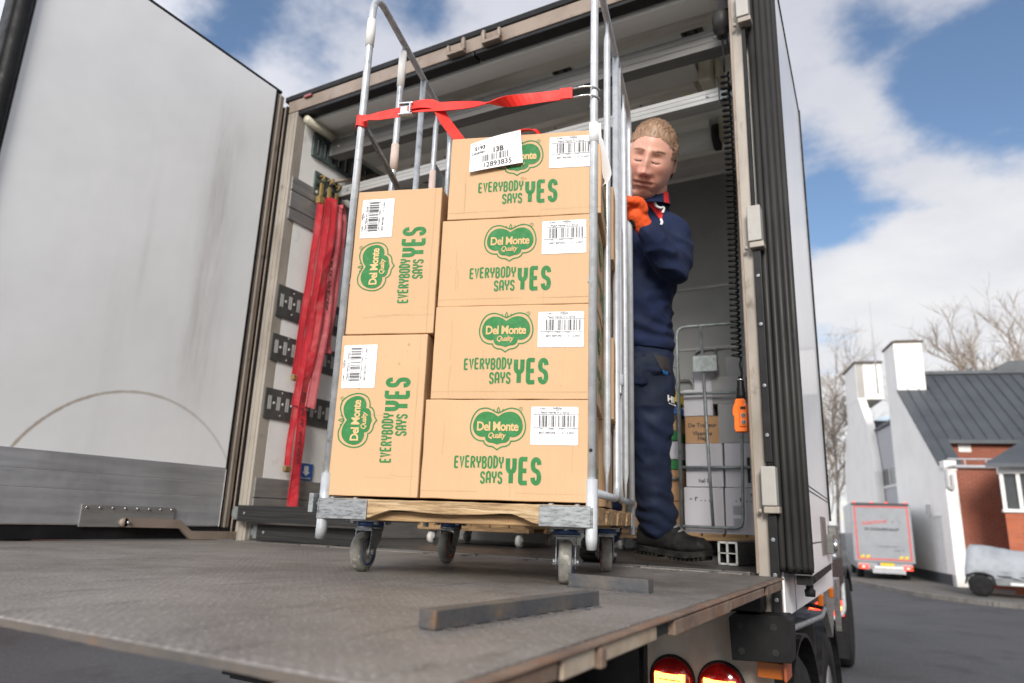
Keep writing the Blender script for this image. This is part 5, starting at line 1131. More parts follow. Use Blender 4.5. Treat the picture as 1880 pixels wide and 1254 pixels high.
lm_.tube([surf(x, -.0622+.0016*math.cos(x*160)-.03*abs(x)**1.0*.10, .0002) for x in [q*.0025 for q in range(-10, 11)]], [.0003]+[.0008]*19+[.0003], 5)
em.build('eye', ['eye_white', 'eye_iris'], man, org=PO); lm_.build('lashes_and_shade', 'lash_and_shade', man, org=PO); bm_.build('eyebrow', 'brow_hair', man, org=PO)
# hair: cap plus combed-back strands
M('hair', (.33, .205, .125), .55, col2=(.21, .12, .07), scale=30, stretch=(9, 1, 1), rvar=.1)
def hair_edge(d):
    x, y, z = d
    if y < 0:
        line = .66-.22*min(1, abs(x)/.75)**2.5
        if abs(x) > .86: line = .17
        return min(1, max(.12, (z-line+.20*max(0, abs(x)-.7))/.22))
    return 1
def hair_mask(d):
    x, y, z = d
    if y < 0:
        line = .66-.22*min(1, abs(x)/.75)**2.5   # hairline on the brow, temples receding
        if abs(x) > .86: line = .17
        return z > line-.20*max(0, abs(x)-.7)
    return z > (.0 if y < .18 else -.30-.25*y)
mb = MB(); nu, nv = 96, 60; idx = {}; vs = []
for j in range(nv+1):
    th = math.pi*j/nv
    for i in range(nu):
        ph = 2*math.pi*i/nu; d = (math.sin(th)*math.cos(ph), math.sin(th)*math.sin(ph), math.cos(th))
        if hair_mask(d):
            g = (.0055+.0055*max(0, d[2]))*hair_edge(d)+.003*mnoise.noise(Vector(d)*7)+.002*mnoise.noise(Vector((d[0]*26, d[1]*5, d[2]*9)))
            idx[(j, i)] = len(vs); vs.append(h2w(*head_pt(d, g)))
fs = []
for j in range(nv):
    for i in range(nu):
        q = [(j, i), (j+1, i), (j+1, (i+1) % nu), (j, (i+1) % nu)]
        if all(k in idx for k in q): fs.append([idx[k] for k in q])
mb.add(vs, fs, 0, True); rh = random.Random(5)
for k in range(4200):
    th = math.acos(rh.uniform(-.35, 1)); ph = rh.uniform(0, 2*math.pi); d = Vector((math.sin(th)*math.cos(ph), math.sin(th)*math.sin(ph), math.cos(th)))
    if not hair_mask(d): continue
    if hair_edge(d) < rh.uniform(.0, .5): continue
    g = (.004+.006*max(0, d.z))*hair_edge(d); p0 = Vector(head_pt(d, g-.004)); L = rh.uniform(.014, .028)*(1 if d.z > .3 else .55)
    fl = Vector((d.x*.35, .65, .55 if d.y < 0 else -.3)); fl = (fl-d*fl.dot(d)).normalized(); a = rh.uniform(-.35, .35); sd_ = d.cross(fl); fl = fl*math.cos(a)+sd_*math.sin(a)
    p1 = p0+fl*L*.5+d*L*.34; p2 = p0+fl*L+d*L*.36
    mb.tube([h2w(*p0), h2w(*p1), h2w(*p2)], [.0011, .0010, .0003], 3, cap=False)
mb.build('hair', 'hair', man, org=PO)
# sweater
M('navy_knit', (.0045, .0135, .055), .9, col2=(.003, .009, .036), scale=7, bump=.35, bscale=700, dist=.0015)
M('navy_trouser', (.0025, .0095, .036), .85, col2=(.002, .0065, .024), scale=6, bump=.3, bscale=600, dist=.0015, col3=(.03, .035, .05), s3=40, lo3=.76, hi3=.8)
M('navy_panel', (.006, .012, .031), .85, col2=(.0045, .009, .023), scale=8, bump=.3, bscale=600, dist=.0015)
M('charcoal', (.022, .019, .02), .8, col2=(.03, .026, .027), scale=12); M('red_fabric', (.60, .018, .02), .75, scale=20); M('reflective', (.82, .82, .80), .4)
def folds(p):
    a = mnoise.noise(Vector((p.x*8+p.z*5, p.y*8, p.z*11+3)))*.009+(.006-abs(mnoise.noise(Vector((p.x*11+p.z*9, p.y*11, p.z*13))))*.018)
    e = (p-Vector(LEL)).length; a += .0045*math.exp(-(e/.09)**2)*math.sin((p.z-p.y*.8+p.x*.4)*80+4*mnoise.noise(p*9))
    h = p.z-.84; a += .004*math.exp(-((h-.06)/.05)**2)*math.sin(p.z*120+p.x*30+5*mnoise.noise(p*7))
    return a
mb = MB()
torso(mb, [((2.092, -.012, 1.405), .070, .070, SD, FW), ((2.080, -.005, 1.375), .082, .085, SD, FW), ((2.06, .012, 1.345), .108, .100, SD, FW), ((2.032, .045, 1.315), .155, .108, SD, FW), ((2.02, .06, 1.25), .178, .125, SD, FW), ((2.0, .085, 1.13), .166, .135, SD, FW), ((1.985, .125, 1.0), .148, .136, SD, FW), ((1.975, .165, .90), .146, .135, SD, FW), ((1.972, .185, .845), .148, .134, SD, FW), ((1.972, .19, .825), .138, .124, SD, FW)])
limb(mb, [(2.10, .03, 1.315, .066), (*LSH, .069), (2.186, .05, 1.19, .063), (*LEL, .060), (2.168, -.035, 1.128, .058), (2.146, -.105, 1.165, .050), (2.130, -.150, 1.203, .044)])
limb(mb, [(1.93, .03, 1.30, .070), (*RSH, .078), (1.83, -.01, 1.17, .07), (*REL, .064), (1.80, -.11, 1.13, .055), (*RWR, .042)])
swm = remesh(mb, .0062, 3, folds); bvh = BVHTree.FromPolygons([v.co.copy() for v in swm.vertices], [tuple(p.vertices) for p in swm.polygons])
sw = as_obj(swm, 'sweater', 'navy_knit', man, PO)
def on(p, off=.002, b=None):
    co, nn, i, dd = (b or bvh).find_nearest(Vector(p)); return co+nn*off
CV = Vector((2.893, -2.504, .144))
def cast(px, py, b, off=.002):     # a point of the garment seen along a given direction
    d = (f_*1278+r_*(px-940)-u_*(py-627)).normalized(); co, nn, i, dd = b.ray_cast(CV, d)
    return None if co is None else co+nn*off
def patch(name, outline, mat, b, off=.0025, parent=None, n=10):
    (x0, y0), (x1, y1) = (min(p[0] for p in outline), min(p[1] for p in outline)), (max(p[0] for p in outline), max(p[1] for p in outline))
    from mathutils.geometry import tessellate_polygon
    bm = bmesh.new(); vv = [bm.verts.new((p[0], p[1], 0)) for p in outline]; bm.faces.new(vv); bmesh.ops.triangulate(bm, faces=bm.faces[:])
    bmesh.ops.subdivide_edges(bm, edges=bm.edges[:], cuts=4, use_grid_fill=True); bmesh.ops.triangulate(bm, faces=bm.faces[:]); bm.verts.index_update()
    pts = [cast(v.co.x, v.co.y, b, off) for v in bm.verts]; fs = [tuple(v.index for v in f.verts) for f in bm.faces]; bm.free()
    fs = [f for f in fs if all(pts[i] is not None for i in f)]; fs = [f for f in fs if max((pts[f[0]]-pts[f[1]]).length, (pts[f[1]]-pts[f[2]]).length, (pts[f[0]]-pts[f[2]]).length) < .12]
    par = list(range(len(pts)))
    def fd(a):
        while par[a] != a: a = par[a]
        return a
    for f in fs:
        for q in f[1:]: par[fd(q)] = fd(f[0])
    cnt = {}
    for f in fs: cnt[fd(f[0])] = cnt.get(fd(f[0]), 0)+1
    if cnt: top = max(cnt, key=cnt.get); fs = [f for f in fs if fd(f[0]) == top]
    used = sorted({i for f in fs for i in f}); rem = {o: k for k, o in enumerate(used)}; pts = [pts[i] for i in used]; fs = [tuple(rem[i] for i in f) for f in fs]
    return MB().add([p if p is not None else Vector(PO) for p in pts], fs, 0, True).build(name, mat, parent or man, org=PO)
patch('red_yoke', [(1187, 374), (1198, 366), (1204, 368), (1204, 378), (1212, 384), (1218, 392), (1215, 407), (1205, 394), (1197, 383)], 'red_fabric', bvh, .003, sw)
mb = MB()
for path in ([(1200, 367), (1204, 377), (1210, 381), (1217, 382), (1216, 391)], [(1214, 404), (1216, 409), (1214, 414)]):
    pts = [cast(x, y, bvh, .0045) for x, y in path]; mb.tube(spline([p for p in pts if p is not None], 5), .0052, 8)
mb.build('piping', 'reflective', sw, org=PO)
# stand-up collar
mb = MB(); cc = Vector((2.100, -.024, 1.404)); up = Vector((.08, -.22, 1)).normalized(); e1 = (SD-up*SD.dot(up)).normalized(); e2 = up.cross(e1)
for k, (r, h, mi) in enumerate(((.079, -.02, 0), (.078, .012, 0), (.077, .026, 0), (.073, .026, 0), (.073, -.02, 0))): pass
prof = [(.083, -.028), (.081, -.010), (.079, .010), (.077, .020), (.072, .020), (.072, -.028)]; seg = 40; vs = [cc+up*h+(e1*math.cos(2*math.pi*k/seg)+e2*math.sin(2*math.pi*k/seg)*1.02)*r for r, h in prof for k in range(seg)]
mb.add(vs, [(i*seg+k, i*seg+(k+1) % seg, (i+1)*seg+(k+1) % seg, (i+1)*seg+k) for i in range(5) for k in range(seg)], 0, True)
for i, f in enumerate(mb.f):
    k = i % seg
    if i//seg in (0, 1, 2, 3) and k in range(36, 39): mb.m[i] = 1
mb.build('collar', ['navy_knit', 'red_fabric'], sw, org=PO)
# trousers
def tfold(p):
    a = mnoise.noise(Vector((p.x*9+p.z*4, p.y*9, p.z*9)))*.009+(.005-abs(mnoise.noise(Vector((p.x*12+p.z*8, p.y*12-p.z*6, p.z*10+5))))*.016)
    a += .004*math.exp(-((p.z-.50)/.06)**2)*math.sin(p.z*80+p.x*60+5*mnoise.noise(p*8))+.006*math.exp(-((p.z-.20)/.07)**2)*math.sin(p.z*95+p.x*25-p.y*20+4*mnoise.noise(p*9)); return a
mb = MB()
torso(mb, [((1.972, .19, .865), .132, .112, SD, FW), ((1.975, .195, .80), .142, .122, SD, FW), ((1.972, .195, .74), .140, .118, SD, FW), ((1.968, .19, .68), .10, .10, SD, FW)])
limb(mb, [(2.018, .205, .78, .098), (2.012, .225, .66, .100), (2.004, .248, .55, .092), (1.994, .262, .455, .085), (1.990, .295, .34, .078), (1.990, .335, .23, .079), (1.990, .368, .168, .080)])
limb(mb, [(1.90, .18, .78, .092), (1.88, .13, .66, .09), (1.855, .08, .50, .082), (1.84, .10, .34, .073), (1.83, .15, .19, .074), (1.828, .165, .13, .074)])
trm = remesh(mb, .0065, 3, tfold); bvt = BVHTree.FromPolygons([v.co.copy() for v in trm.vertices], [tuple(p.vertices) for p in trm.polygons])
tr = as_obj(trm, 'trousers', 'navy_trouser', man, PO)
patch('thigh_panel', [(1162, 648), (1226, 646), (1238, 690), (1245, 745), (1236, 738), (1160, 745)], 'navy_panel', bvt, .0015, tr)
patch('pocket_flap', [(1199, 652), (1226, 656), (1230, 686), (1212, 677)], 'charcoal', bvt, .005, tr)
patch('pocket_tag', [(1215, 679), (1224, 681), (1225, 687), (1216, 685)], 'sticker_bright', bvt, .006, tr) if 'sticker_bright' in MATS else patch('pocket_tag', [(1215, 679), (1224, 681), (1225, 687), (1216, 685)], M('tag_blue', (.03, .22, .6), .6), bvt, .006, tr)
mb = MB(); vs, fs = text2d('HH', 15, 'LEFT', .9); pts = [cast(1224+x*.8, 735-y*1.0+x*.35, bvt, .006) for x, y in vs]
fs2 = [f for f in fs if all(pts[i] is not None for i in f)]; mb.add([p if p is not None else PO for p in pts], fs2)
pts = [cast(x, y, bvt, .006) for x, y in ((1226, 739), (1238, 744), (1238, 746), (1226, 741))]
if all(p is not None for p in pts): mb.add(pts, [(0, 1, 2, 3)])
mb.build('trouser_print', 'reflective', tr, org=PO)
# gloves
M('glove_orange', (.80, .095, .012), .8, col2=(.70, .07, .008), scale=14, bump=.5, bscale=420, dist=.002); M('glove_black', (.012, .012, .013), .7, bump=.4, bscale=300)
mb = MB(); hand(mb, **HL, grow=.0045); gm = remesh(mb, .0028, 1, lambda p: mnoise.noise(p*70)*.0015); gl = as_obj(gm, 'glove', ['glove_orange', 'glove_black'], man, PO)
nd = Vector(HL['ndir']).normalized(); pal = Vector(HL['palm'])-PO
for p in gm.polygons:
    q = p.center-pal
    wz = p.center+PO
    if wz.z < 1.238 and wz.x < 2.100+.012*mnoise.noise(wz*60) and wz.z > 1.205-.0: p.material_index = 1
mb = MB(); hand(mb, **HRt, grow=.0045, thumb=-1); gm = remesh(mb, .004, 2); as_obj(gm, 'glove', 'glove_orange', man, PO)
# boots
M('boot_leather', (.005, .0049, .0047), .65, spec=.22, col2=(.016, .0155, .015), scale=16, bump=.3, bscale=160, col3=(.035, .032, .03), s3=18, lo3=.66, hi3=.8); M('boot_sole', (.006, .006, .006), .85, spec=.2, col2=(.03, .028, .025), scale=20); M('lace_grey', (.16, .16, .16), .8)
def boot(pos, yaw, pitch, lift):
    # local: toe along +x, sole at z=0
    L = .305; mb = MB()
    secs = [(-.085, .036, .030, .125), (-.06, .044, .03, .165), (-.01, .047, .03, .168), (.03, .047, .03, .162), (.07, .049, .03, .135), (.11, .052, .03, .108), (.15, .054, .03, .098), (.185, .051, .03, .090), (.21, .038, .03, .064), (.221, .020, .03, .050)]
    seg = 20; vs = []
    for x, hw, z0, z1 in secs:
        for k in range(seg):
            t = 2*math.pi*k/seg; cs, sn = math.cos(t), math.sin(t); zz = (z0+z1)/2+(z1-z0)/2*math.copysign(abs(sn)**.75, sn)
            taper = 1-.28*max(0, (zz-.07)/.1) if x < .06 else 1-.25*max(0, (zz-.05)/.06)
            vs.append((x, hw*math.copysign(abs(cs)**.7, cs)*taper, zz))
    n = len(secs); mb.add(vs, [(i*seg+k, i*seg+(k+1) % seg, (i+1)*seg+(k+1) % seg, (i+1)*seg+k) for i in range(n-1) for k in range(seg)]+[tuple(range(seg-1, -1, -1)), tuple((n-1)*seg+k for k in range(seg))])
    mt = Matrix.Translation(pos) @ Matrix.Rotation(yaw, 4, 'Z') @ Matrix.Rotation(pitch, 4, 'Y')
    me = remesh(mb, .004, 3, lambda p: mnoise.noise(p*40)*.0016)
    spr = lambda q: Vector((q[0], q[1], q[2]+(1.3*(q[0]-.09)**2 if q[0] > .09 else 0)))
    for v in me.vertices: v.co = mt @ spr(v.co)
    up_ = as_obj(me, 'boot', 'boot_leather', man, PO)
    out = [(-.092, 0), (-.085, .030), (-.06, .043), (0, .044), (.05, .044), (.10, .053), (.15, .057), (.19, .052), (.215, .038), (.227, .015), (.227, -.015), (.215, -.038), (.19, -.052), (.15, -.057), (.10, -.053), (.05, -.044), (0, -.044), (-.06, -.043), (-.085, -.030)]
    s_ = MB(); sp = [(q.x, q.y) for q in spline([(a, b, 0) for a, b in out], 3, True)]; s_.prism(sp, 'z', .012, .036)
    x = -.085
    while x < .21:
        if not (.015 < x < .045): s_.box((x, -.040 if x < .06 else -.045, 0), (x+.012, .040 if x < .06 else .045, .0125))
        x += .018
    s_.v = [spr(q) for q in s_.v]; s_.xf(mt).build('sole', 'boot_sole', up_, org=PO, bevel=.003)
    l_ = MB()
    for i in range(5):
        x = .014+i*.020; z = .172-i*.0135
        l_.tube([(x, -.026, z-.008), (x+.004, 0, z+.006), (x, .026, z-.008)], .0028, 6); l_.tube([(x, -.026, z-.008), (x+.012, 0, z+.002), (x+.019, .026, z-.020)], .0026, 6)
    l_.xf(mt).build('lace', 'lace_grey', up_, org=PO)
    c_ = MB(); c_.lathe([(.060, .128), (.062, .150), (.060, .185), (.050, .185), (.050, .128)], (-.022, 0, 0), (0, 0, 1), 24); c_.xf(mt).build('boot_cuff', 'charcoal', up_, org=PO)
boot((1.980, .385, .020), R(-8), R(6), 0); boot((1.828, .165, .0), R(-78), 0, 0)
# ================================================================= street, houses, vehicles, trees
def asphalt():
    m, t, b = nodes('asphalt'); v = coords(t, (1, 1, 1), False)
    c = mixc(t, rmp(t, noise_(t, v, .35, 6), .35, .7), (.046, .047, .051), (.066, .066, .069)); c = mixc(t, rmp(t, noise_(t, v, 26, 5, .7), .54, .70), c, (.13, .13, .135)); c = mixc(t, rmp(t, noise_(t, v, .8, 8, .7), .52, .66), c, (.034, .034, .036))
    t.links.new(c, b.inputs['Base Color']); b.inputs['Roughness'].default_value = .85; bump_(t, b, noise_(t, v, 90, 3), .5, .01); MATS['asphalt'] = m
asphalt()
M('paving', (.115, .11, .10), .85, col2=(.085, .08, .07), scale=3, col3=(.09, .085, .07), s3=1.2, lo3=.5, hi3=.7); M('kerb_stone', (.16, .15, .135), .8, col2=(.10, .09, .08), scale=4)
def brick_mat(name, c1, c2, mortar, sc, rot=False):
    m, t, b = nodes(name); tcn = tn(t, 'ShaderNodeTexCoord'); sp = tn(t, 'ShaderNodeSeparateXYZ', {0: tcn.outputs['Object']})
    ad = tn(t, 'ShaderNodeMath', {0: sp.outputs[0], 1: sp.outputs[1]}, operation='ADD'); cb = tn(t, 'ShaderNodeCombineXYZ', {0: ad.outputs[0], 1: sp.outputs[2]})
    br = tn(t, 'ShaderNodeTexBrick', {'Vector': cb.outputs[0], 'Color1': c4(c1), 'Color2': c4(c2), 'Mortar': c4(mortar), 'Scale': sc, 'Mortar Size': .012, 'Brick Width': .42, 'Row Height': .14})
    c = mixc(t, rmp(t, noise_(t, tcn.outputs['Object'], 1.2, 6), .4, .75), br.outputs[0], tuple(x*.72 for x in c1)); t.links.new(c, b.inputs['Base Color']); b.inputs['Roughness'].default_value = .85
    bump_(t, b, br.outputs[1], -.4, .01); MATS[name] = m
brick_mat('brick_red', (.30, .085, .045), (.24, .065, .035), (.24, .17, .14), 1.9); brick_mat('brick_orange', (.45, .12, .05), (.37, .09, .04), (.25, .16, .12), 1.6); brick_mat('brick_white', (.74, .72, .69), (.70, .68, .65), (.62, .60, .57), 1.9)
M('render_white', (.86, .84, .80), .8, col2=(.80, .78, .745), scale=1.2); M('roof_metal', (.072, .080, .090), .5, .2, col2=(.058, .065, .073), scale=1.5); M('cladding_grey', (.42, .42, .44), .6); M('frame_white', (.72, .72, .70), .5); M('plinth_dark', (.06, .065, .07), .8)
M('glass_dark', (.05, .055, .06), .08, rvar=0); M('van_grey', (.27, .285, .305), .35, col2=(.235, .25, .27), scale=2, coat=.3); M('tarp', (.30, .32, .345), .55, col2=(.22, .24, .265), scale=2.2, bump=.25, bscale=6, dist=.05); M('plate_yellow', (.75, .52, .02), .5); M('red_stripe', (.62, .075, .07), .5); M('lamp_off', (.45, .03, .03), .3)
M('bark', (.135, .11, .085), .9, col2=(.08, .065, .05), scale=6); M('twig', (.33, .27, .215), .9); M('bark_birch', (.34, .32, .29), .8, col2=(.12, .11, .10), scale=5)
g = MB(); n = 40; sz = 900
g.add([(-sz, -sz, G0), (sz, -sz, G0), (sz, sz, G0), (-sz, sz, G0)], [(0, 1, 2, 3)]); tag(g.build('ground', 'asphalt', None, org=(0, 0, G0)), kind='structure')
kb = spline([(-3.0, 30, 0), (1.0, 22.9, 0), (2.0, 20.9, 0), (2.45, 20.0, 0), (3.1, 18.75, 0), (4.15, 17.75, 0), (4.95, 17.42, 0), (8, 16.9, 0), (16, 16.4, 0), (60, 15, 0)], 6)
pm = MB(); zt_ = G0+.11
pm.add([(p.x, p.y, zt_) for p in kb]+[(p.x+.10+60*(i > 30)*0+0, 60, zt_) for i, p in enumerate(kb)], [(i, i+1, len(kb)+i+1, len(kb)+i) for i in range(len(kb)-1)]); tag(pm.build('pavement', 'paving', None, org=(3, 25, G0)), kind='structure')
km = MB()
for i in range(len(kb)-1):
    a, b = kb[i], kb[i+1]; d = (b-a); d.normalize(); nn = Vector((d.y, -d.x, 0))*.13
    km.add([(a.x, a.y, G0), (b.x, b.y, G0), (b.x+nn.x, b.y+nn.y, G0), (a.x+nn.x, a.y+nn.y, G0), (a.x, a.y, zt_+.004), (b.x, b.y, zt_+.004), (b.x+nn.x, b.y+nn.y, zt_-.01), (a.x+nn.x, a.y+nn.y, zt_-.01)], [(0, 3, 2, 1), (4, 5, 6, 7), (0, 1, 5, 4), (1, 2, 6, 5), (2, 3, 7, 6), (3, 0, 4, 7)])
tag(km.build('kerb', 'kerb_stone', None, org=(3, 20, G0)), kind='structure')
# white gabled house; local frame: e to the right, s away, z up
HO = Vector((3.943, 22.037, G0)); hr = math.atan2(.2456, .9694)
house = thing('gabled_house', HO, 'white gabled house with tall chimneys, grey standing seam roof and red brick front', 'house', rz=hr)
Z = lambda z: z-G0
ga = MB().prism([(0, 0), (5.45, 0), (5.45, Z(4.75)), (5.41, Z(6.93)), (3.98, Z(6.93)), (3.98, Z(5.06)), (.50, Z(2.20)), (.0, Z(2.0))], 'x', 0, .3).build('gable_wall', 'render_white', house)
MB().box((-.02, .0, -.0), (-.001, 5.4, .42)).build('plinth', 'plinth_dark', ga)
MB().box((-.012, .75, .02), (-.001, 1.62, 2.05)).box((-.03, .70, 2.05), (-.001, 1.66, 2.12)).build('side_door', 'frame_white', ga)
MB().box((-.10, 1.75, 2.15), (-.001, 1.85, 2.45)).build('wall_lamp', 'cladding_grey', ga)
ch = MB().box((.30, 3.98, Z(4.9)), (.92, 5.41, Z(6.93))).build('chimney', 'render_white', house); MB().box((-.05, 3.92, Z(6.93)), (.98, 5.47, Z(6.99)), 0).box((.1, 4.1, Z(6.99)), (.8, 5.3, Z(7.06)), 0).build('chimney_cap', 'bark', ch)
sl_ = (5.50-2.24)/(4.51-.50); zr = lambda s: Z(2.24)+(s-.50)*sl_
E1 = 16.0
def roofq(e0, e1, s0, s1, t=.10): return [(e0, s0, zr(s0)), (e1, s0, zr(s0)), (e1, s1, zr(s1)), (e0, s1, zr(s1)), (e0, s0, zr(s0)+t), (e1, s0, zr(s0)+t), (e1, s1, zr(s1)+t), (e0, s1, zr(s1)+t)]
CUBE = [(0, 3, 2, 1), (4, 5, 6, 7), (0, 1, 5, 4), (1, 2, 6, 5), (2, 3, 7, 6), (3, 0, 4, 7)]
ro_ = MB().add(roofq(-.03, .62, .42, 4.0), CUBE).add(roofq(.62, 1.0, 1.40, 4.0), CUBE).add(roofq(1.0, E1, 1.40, 4.9), CUBE).add([(.301, 4.9, zr(4.9)), (E1, 4.9, zr(4.9)), (E1, 9.4, zr(.4)), (.301, 9.4, zr(.4)), (.301, 4.9, zr(4.9)+.1), (E1, 4.9, zr(4.9)+.1), (E1, 9.4, zr(.4)+.1), (.301, 9.4, zr(.4)+.1)], CUBE)
for e in (.30, .66): ro_.add([(a, s, z+.10 if k > 3 else z+.09) for k, (a, s, z) in enumerate(roofq(e, e+.03, .43 if e < .6 else 1.42, 3.97, .05))], CUBE)
e = 1.02
while e < E1: ro_.add([(a, s, z+.10 if k > 3 else z+.09) for k, (a, s, z) in enumerate(roofq(e, e+.03, .43 if e < .6 else 1.42, 4.88, .05))], CUBE); e += .36
ro_.build('roof', 'roof_metal', house); MB().box((.92, 4.80, zr(4.9)+.08), (E1, 5.0, zr(4.9)+.20)).build('ridge_cap', 'roof_metal', house)
MB().box((.62, 1.62, 0), (E1, 1.9, Z(3.04))).build('brick_wall', 'brick_red', house); MB().box((.95, 1.60, Z(2.72)), (1.30, 1.62, Z(3.0))).build('window', 'frame_white', house)
bw = MB().box((.10, .02, 0), (1.5, 1.61, Z(2.07))).build('brick_wall', 'brick_red', house)
MB().box((-.02, -.02, 0), (.10, .30, Z(2.0))).box((.0, -.03, Z(2.0)), (.32, .4, Z(2.3))).build('corner_pier', 'render_white', house)
MB().tube([(.10, -.05, Z(2.12)), (1.7, -.05, Z(2.12))], .05, 8).tube([(.10, -.05, Z(2.34)), (1.7, -.05, Z(2.34))], .025, 8).tube([(.55, -.05, Z(2.1)), (.55, -.05, Z(2.34))], .02, 6).tube([(1.1, -.05, Z(2.1)), (1.1, -.05, Z(2.34))], .02, 6).tube(round_path([(.25, -.09, Z(2.14)), (.02, -.09, Z(2.1)), (.02, -.09, Z(1.5)), (.16, -.09, Z(1.45)), (.16, -.09, Z(1.9))], .08), .04, 8).build('gutter_pipe', 'cladding_grey', house)
# recessed link and second gable
lk = MB().box((.28, 5.46, 0), (.6, 9.2, Z(4.35))).build('link_wall', 'cladding_grey', house); MB().box((.262, 6.2, Z(2.0)), (.279, 8.6, Z(2.65)), 0).box((.255, 7.35, Z(2.0)), (.262, 7.45, Z(2.65)), 1).box((.252, 6.1, Z(1.9)), (.279, 8.7, Z(1.995)), 1).build('link_window', ['glass_dark', 'frame_white'], lk)
MB().add([(.2, 5.46, Z(4.3)), (.2, 9.25, Z(4.3)), (3, 9.25, Z(6.2)), (3, 5.46, Z(6.2)), (.2, 5.46, Z(4.4)), (.2, 9.25, Z(4.4)), (3, 9.25, Z(6.3)), (3, 5.46, Z(6.3))], CUBE).build('link_roof', 'roof_metal', house)
g2 = MB().prism([(8.4, 0), (14.6, 0), (14.6, Z(3.0)), (12.9, Z(5.2)), (12.7, Z(7.55)), (10.2, Z(7.55)), (10.2, Z(5.95)), (9.0, Z(4.6)), (8.4, Z(2.6))], 'x', -.05, .25).build('gable_wall', 'render_white', house)
MB().box((-.06, 10.2, Z(5.9)), (1.0, 12.7, Z(7.55)), 0).box((-.12, 10.1, Z(7.55)), (1.06, 12.8, Z(7.62)), 1).build('chimney', ['render_white', 'bark'], house)
MB().add([(.0, 14.7, Z(3.0)), (3, 14.7, Z(3.0)), (3, 12.9, Z(5.3)), (0, 12.9, Z(5.3)), (.0, 14.8, Z(3.05)), (3, 14.8, Z(3.05)), (3, 13, Z(5.35)), (0, 13, Z(5.35))], CUBE).build('roof', 'roof_metal', house)
MB().tube([(.6, 9.4, Z(6.0)), (.6, 9.4, Z(8.6)), (.6, 9.4, Z(10.2))], [.035, .03, .012], 8).build('aerial_mast', 'cladding_grey', house)
MB().box((3.75, 5.3, zr(4.9)-.3), (6.2, 7.2, zr(4.9)+.22), 0).prism([(3.60, zr(4.9)+.0), (3.70, zr(4.9)+.42), (4.1, zr(4.9)+.62), (6.4, zr(4.9)+.62), (6.4, zr(4.9)+.2), (3.95, zr(4.9)+.2)], 'y', 5.2, 7.3, 1).build('dormer', ['brick_orange', 'roof_metal'], house)
# bay of white windows at the right
bay = thing('bay_annex', (5.14, 20.5, G0), 'low brick annex with white framed windows behind the covered trailer', 'annex'); bay.scale = (1.1, 1.0, 1.06)
MB().prism([(0, 0), (6, 0), (6, 3.2), (1.6, 3.2)], 'z', 0, 2.05).build('brick_wall', 'brick_orange', bay, bevel=0)
wm = MB().box((-.03, -.05, 2.05), (6, .3, 2.13)).box((-.03, -.05, 3.0), (6, .3, 3.16))
for i in range(16): wm.box((-.02+i*.33, -.04, 2.13), (.06+i*.33, .04, 3.0))
wm.build('window_frame', 'frame_white', bay); MB().box((.0, .045, 2.13), (6, .07, 3.0)).prism([(0, .07), (.03, .07), (1.63, 3.1), (1.6, 3.1)], 'z', 2.13, 3.0).build('pane', 'glass_dark', bay)
MB().add([(-.30, -.35, 3.14), (6, -.35, 3.14), (6, 3.3, 5.2), (2.6, 3.3, 5.2), (-.30, -.35, 3.24), (6, -.35, 3.24), (6, 3.3, 5.3), (2.6, 3.3, 5.3)], CUBE).build('roof', 'roof_metal', bay)
# horse van
vr = math.atan2(1.05-1.05, 1)
VO = Vector((1.25, 23.1, G0)); van = thing('box_van', VO, 'grey box van with red edging and yellow rear plate parked beside the white house', 'van', rz=R(7))
vw, vz0, vz1 = 1.72, .62, 2.44
vb = MB().box((0, 0, vz0), (vw, 4.2, vz1)).box((.08, .02, .40), (vw-.08, 4.0, vz0-.001)).build('body', 'van_grey', van, bevel=.03)
m = MB(); a, b = .10, vw-.08
for q in ((a, vz0+.08, b, vz0+.12), (a, vz1-.13, b, vz1-.09), (a, vz0+.12, a+.045, vz1-.13), (b-.045, vz0+.12, b, vz1-.13)): m.box((q[0], -.006, q[1]), (q[2], -.001, q[3]))
m.build('red_edging', 'red_stripe', vb)
m = MB()
for x0 in (.18, vw-.46):
    for k in range(2): m.add([(x0+k*.15, -.008, vz0+.125), (x0+.09+k*.15, -.008, vz0+.125), (x0+.15+k*.15, -.008, vz0+.22), (x0+.06+k*.15, -.008, vz0+.22)], [(0, 1, 2, 3)])
m.build('hazard_mark', 'plate_yellow', vb)
m = MB(); put2d(m, text2d('lokerhorst', .17, 'CENTER', .002, .25), lambda u, v: (.66+u, -.009, vz0+1.18+v+u*.12), 0); put2d(m, text2d('DE ZADELSPECIALIST', .105, 'CENTER', .003), lambda u, v: (.86+u, -.009, vz0+.98+v), 1); put2d(m, text2d('www.lokerhorst-zadels.nl', .05, 'CENTER'), lambda u, v: (1.0+u, -.009, vz0+.48+v), 1); put2d(m, text2d('tel 0343 - 451', .05, 'CENTER'), lambda u, v: (1.3+u, -.009, vz0+.36+v), 1)
for k in range(2): m.tube([(.95+k*.22, -.009, vz0+1.22), (1.02+k*.22, -.009, vz0+1.40), (1.12+k*.22, -.009, vz0+1.34), (1.2+k*.22, -.009, vz0+1.22)], .006, 6, 2)
m.build('van_lettering', ['red_stripe', 'plinth_dark', 'cladding_grey'], vb)
MB().box((.55, -.06, .44), (vw-.35, .0, .52), 0).box((.5, -.05, .30), (vw-.3, .0, .43), 1).build('bumper', ['frame_white', 'cladding_grey'], van, bevel=.01)
MB().box((.72, -.03, .53), (1.12, -.01, .615), 0).box((.67, -.03, .53), (.72, -.011, .615), 1).build('number_plate', ['plate_yellow', 'sticker_blue'], van)
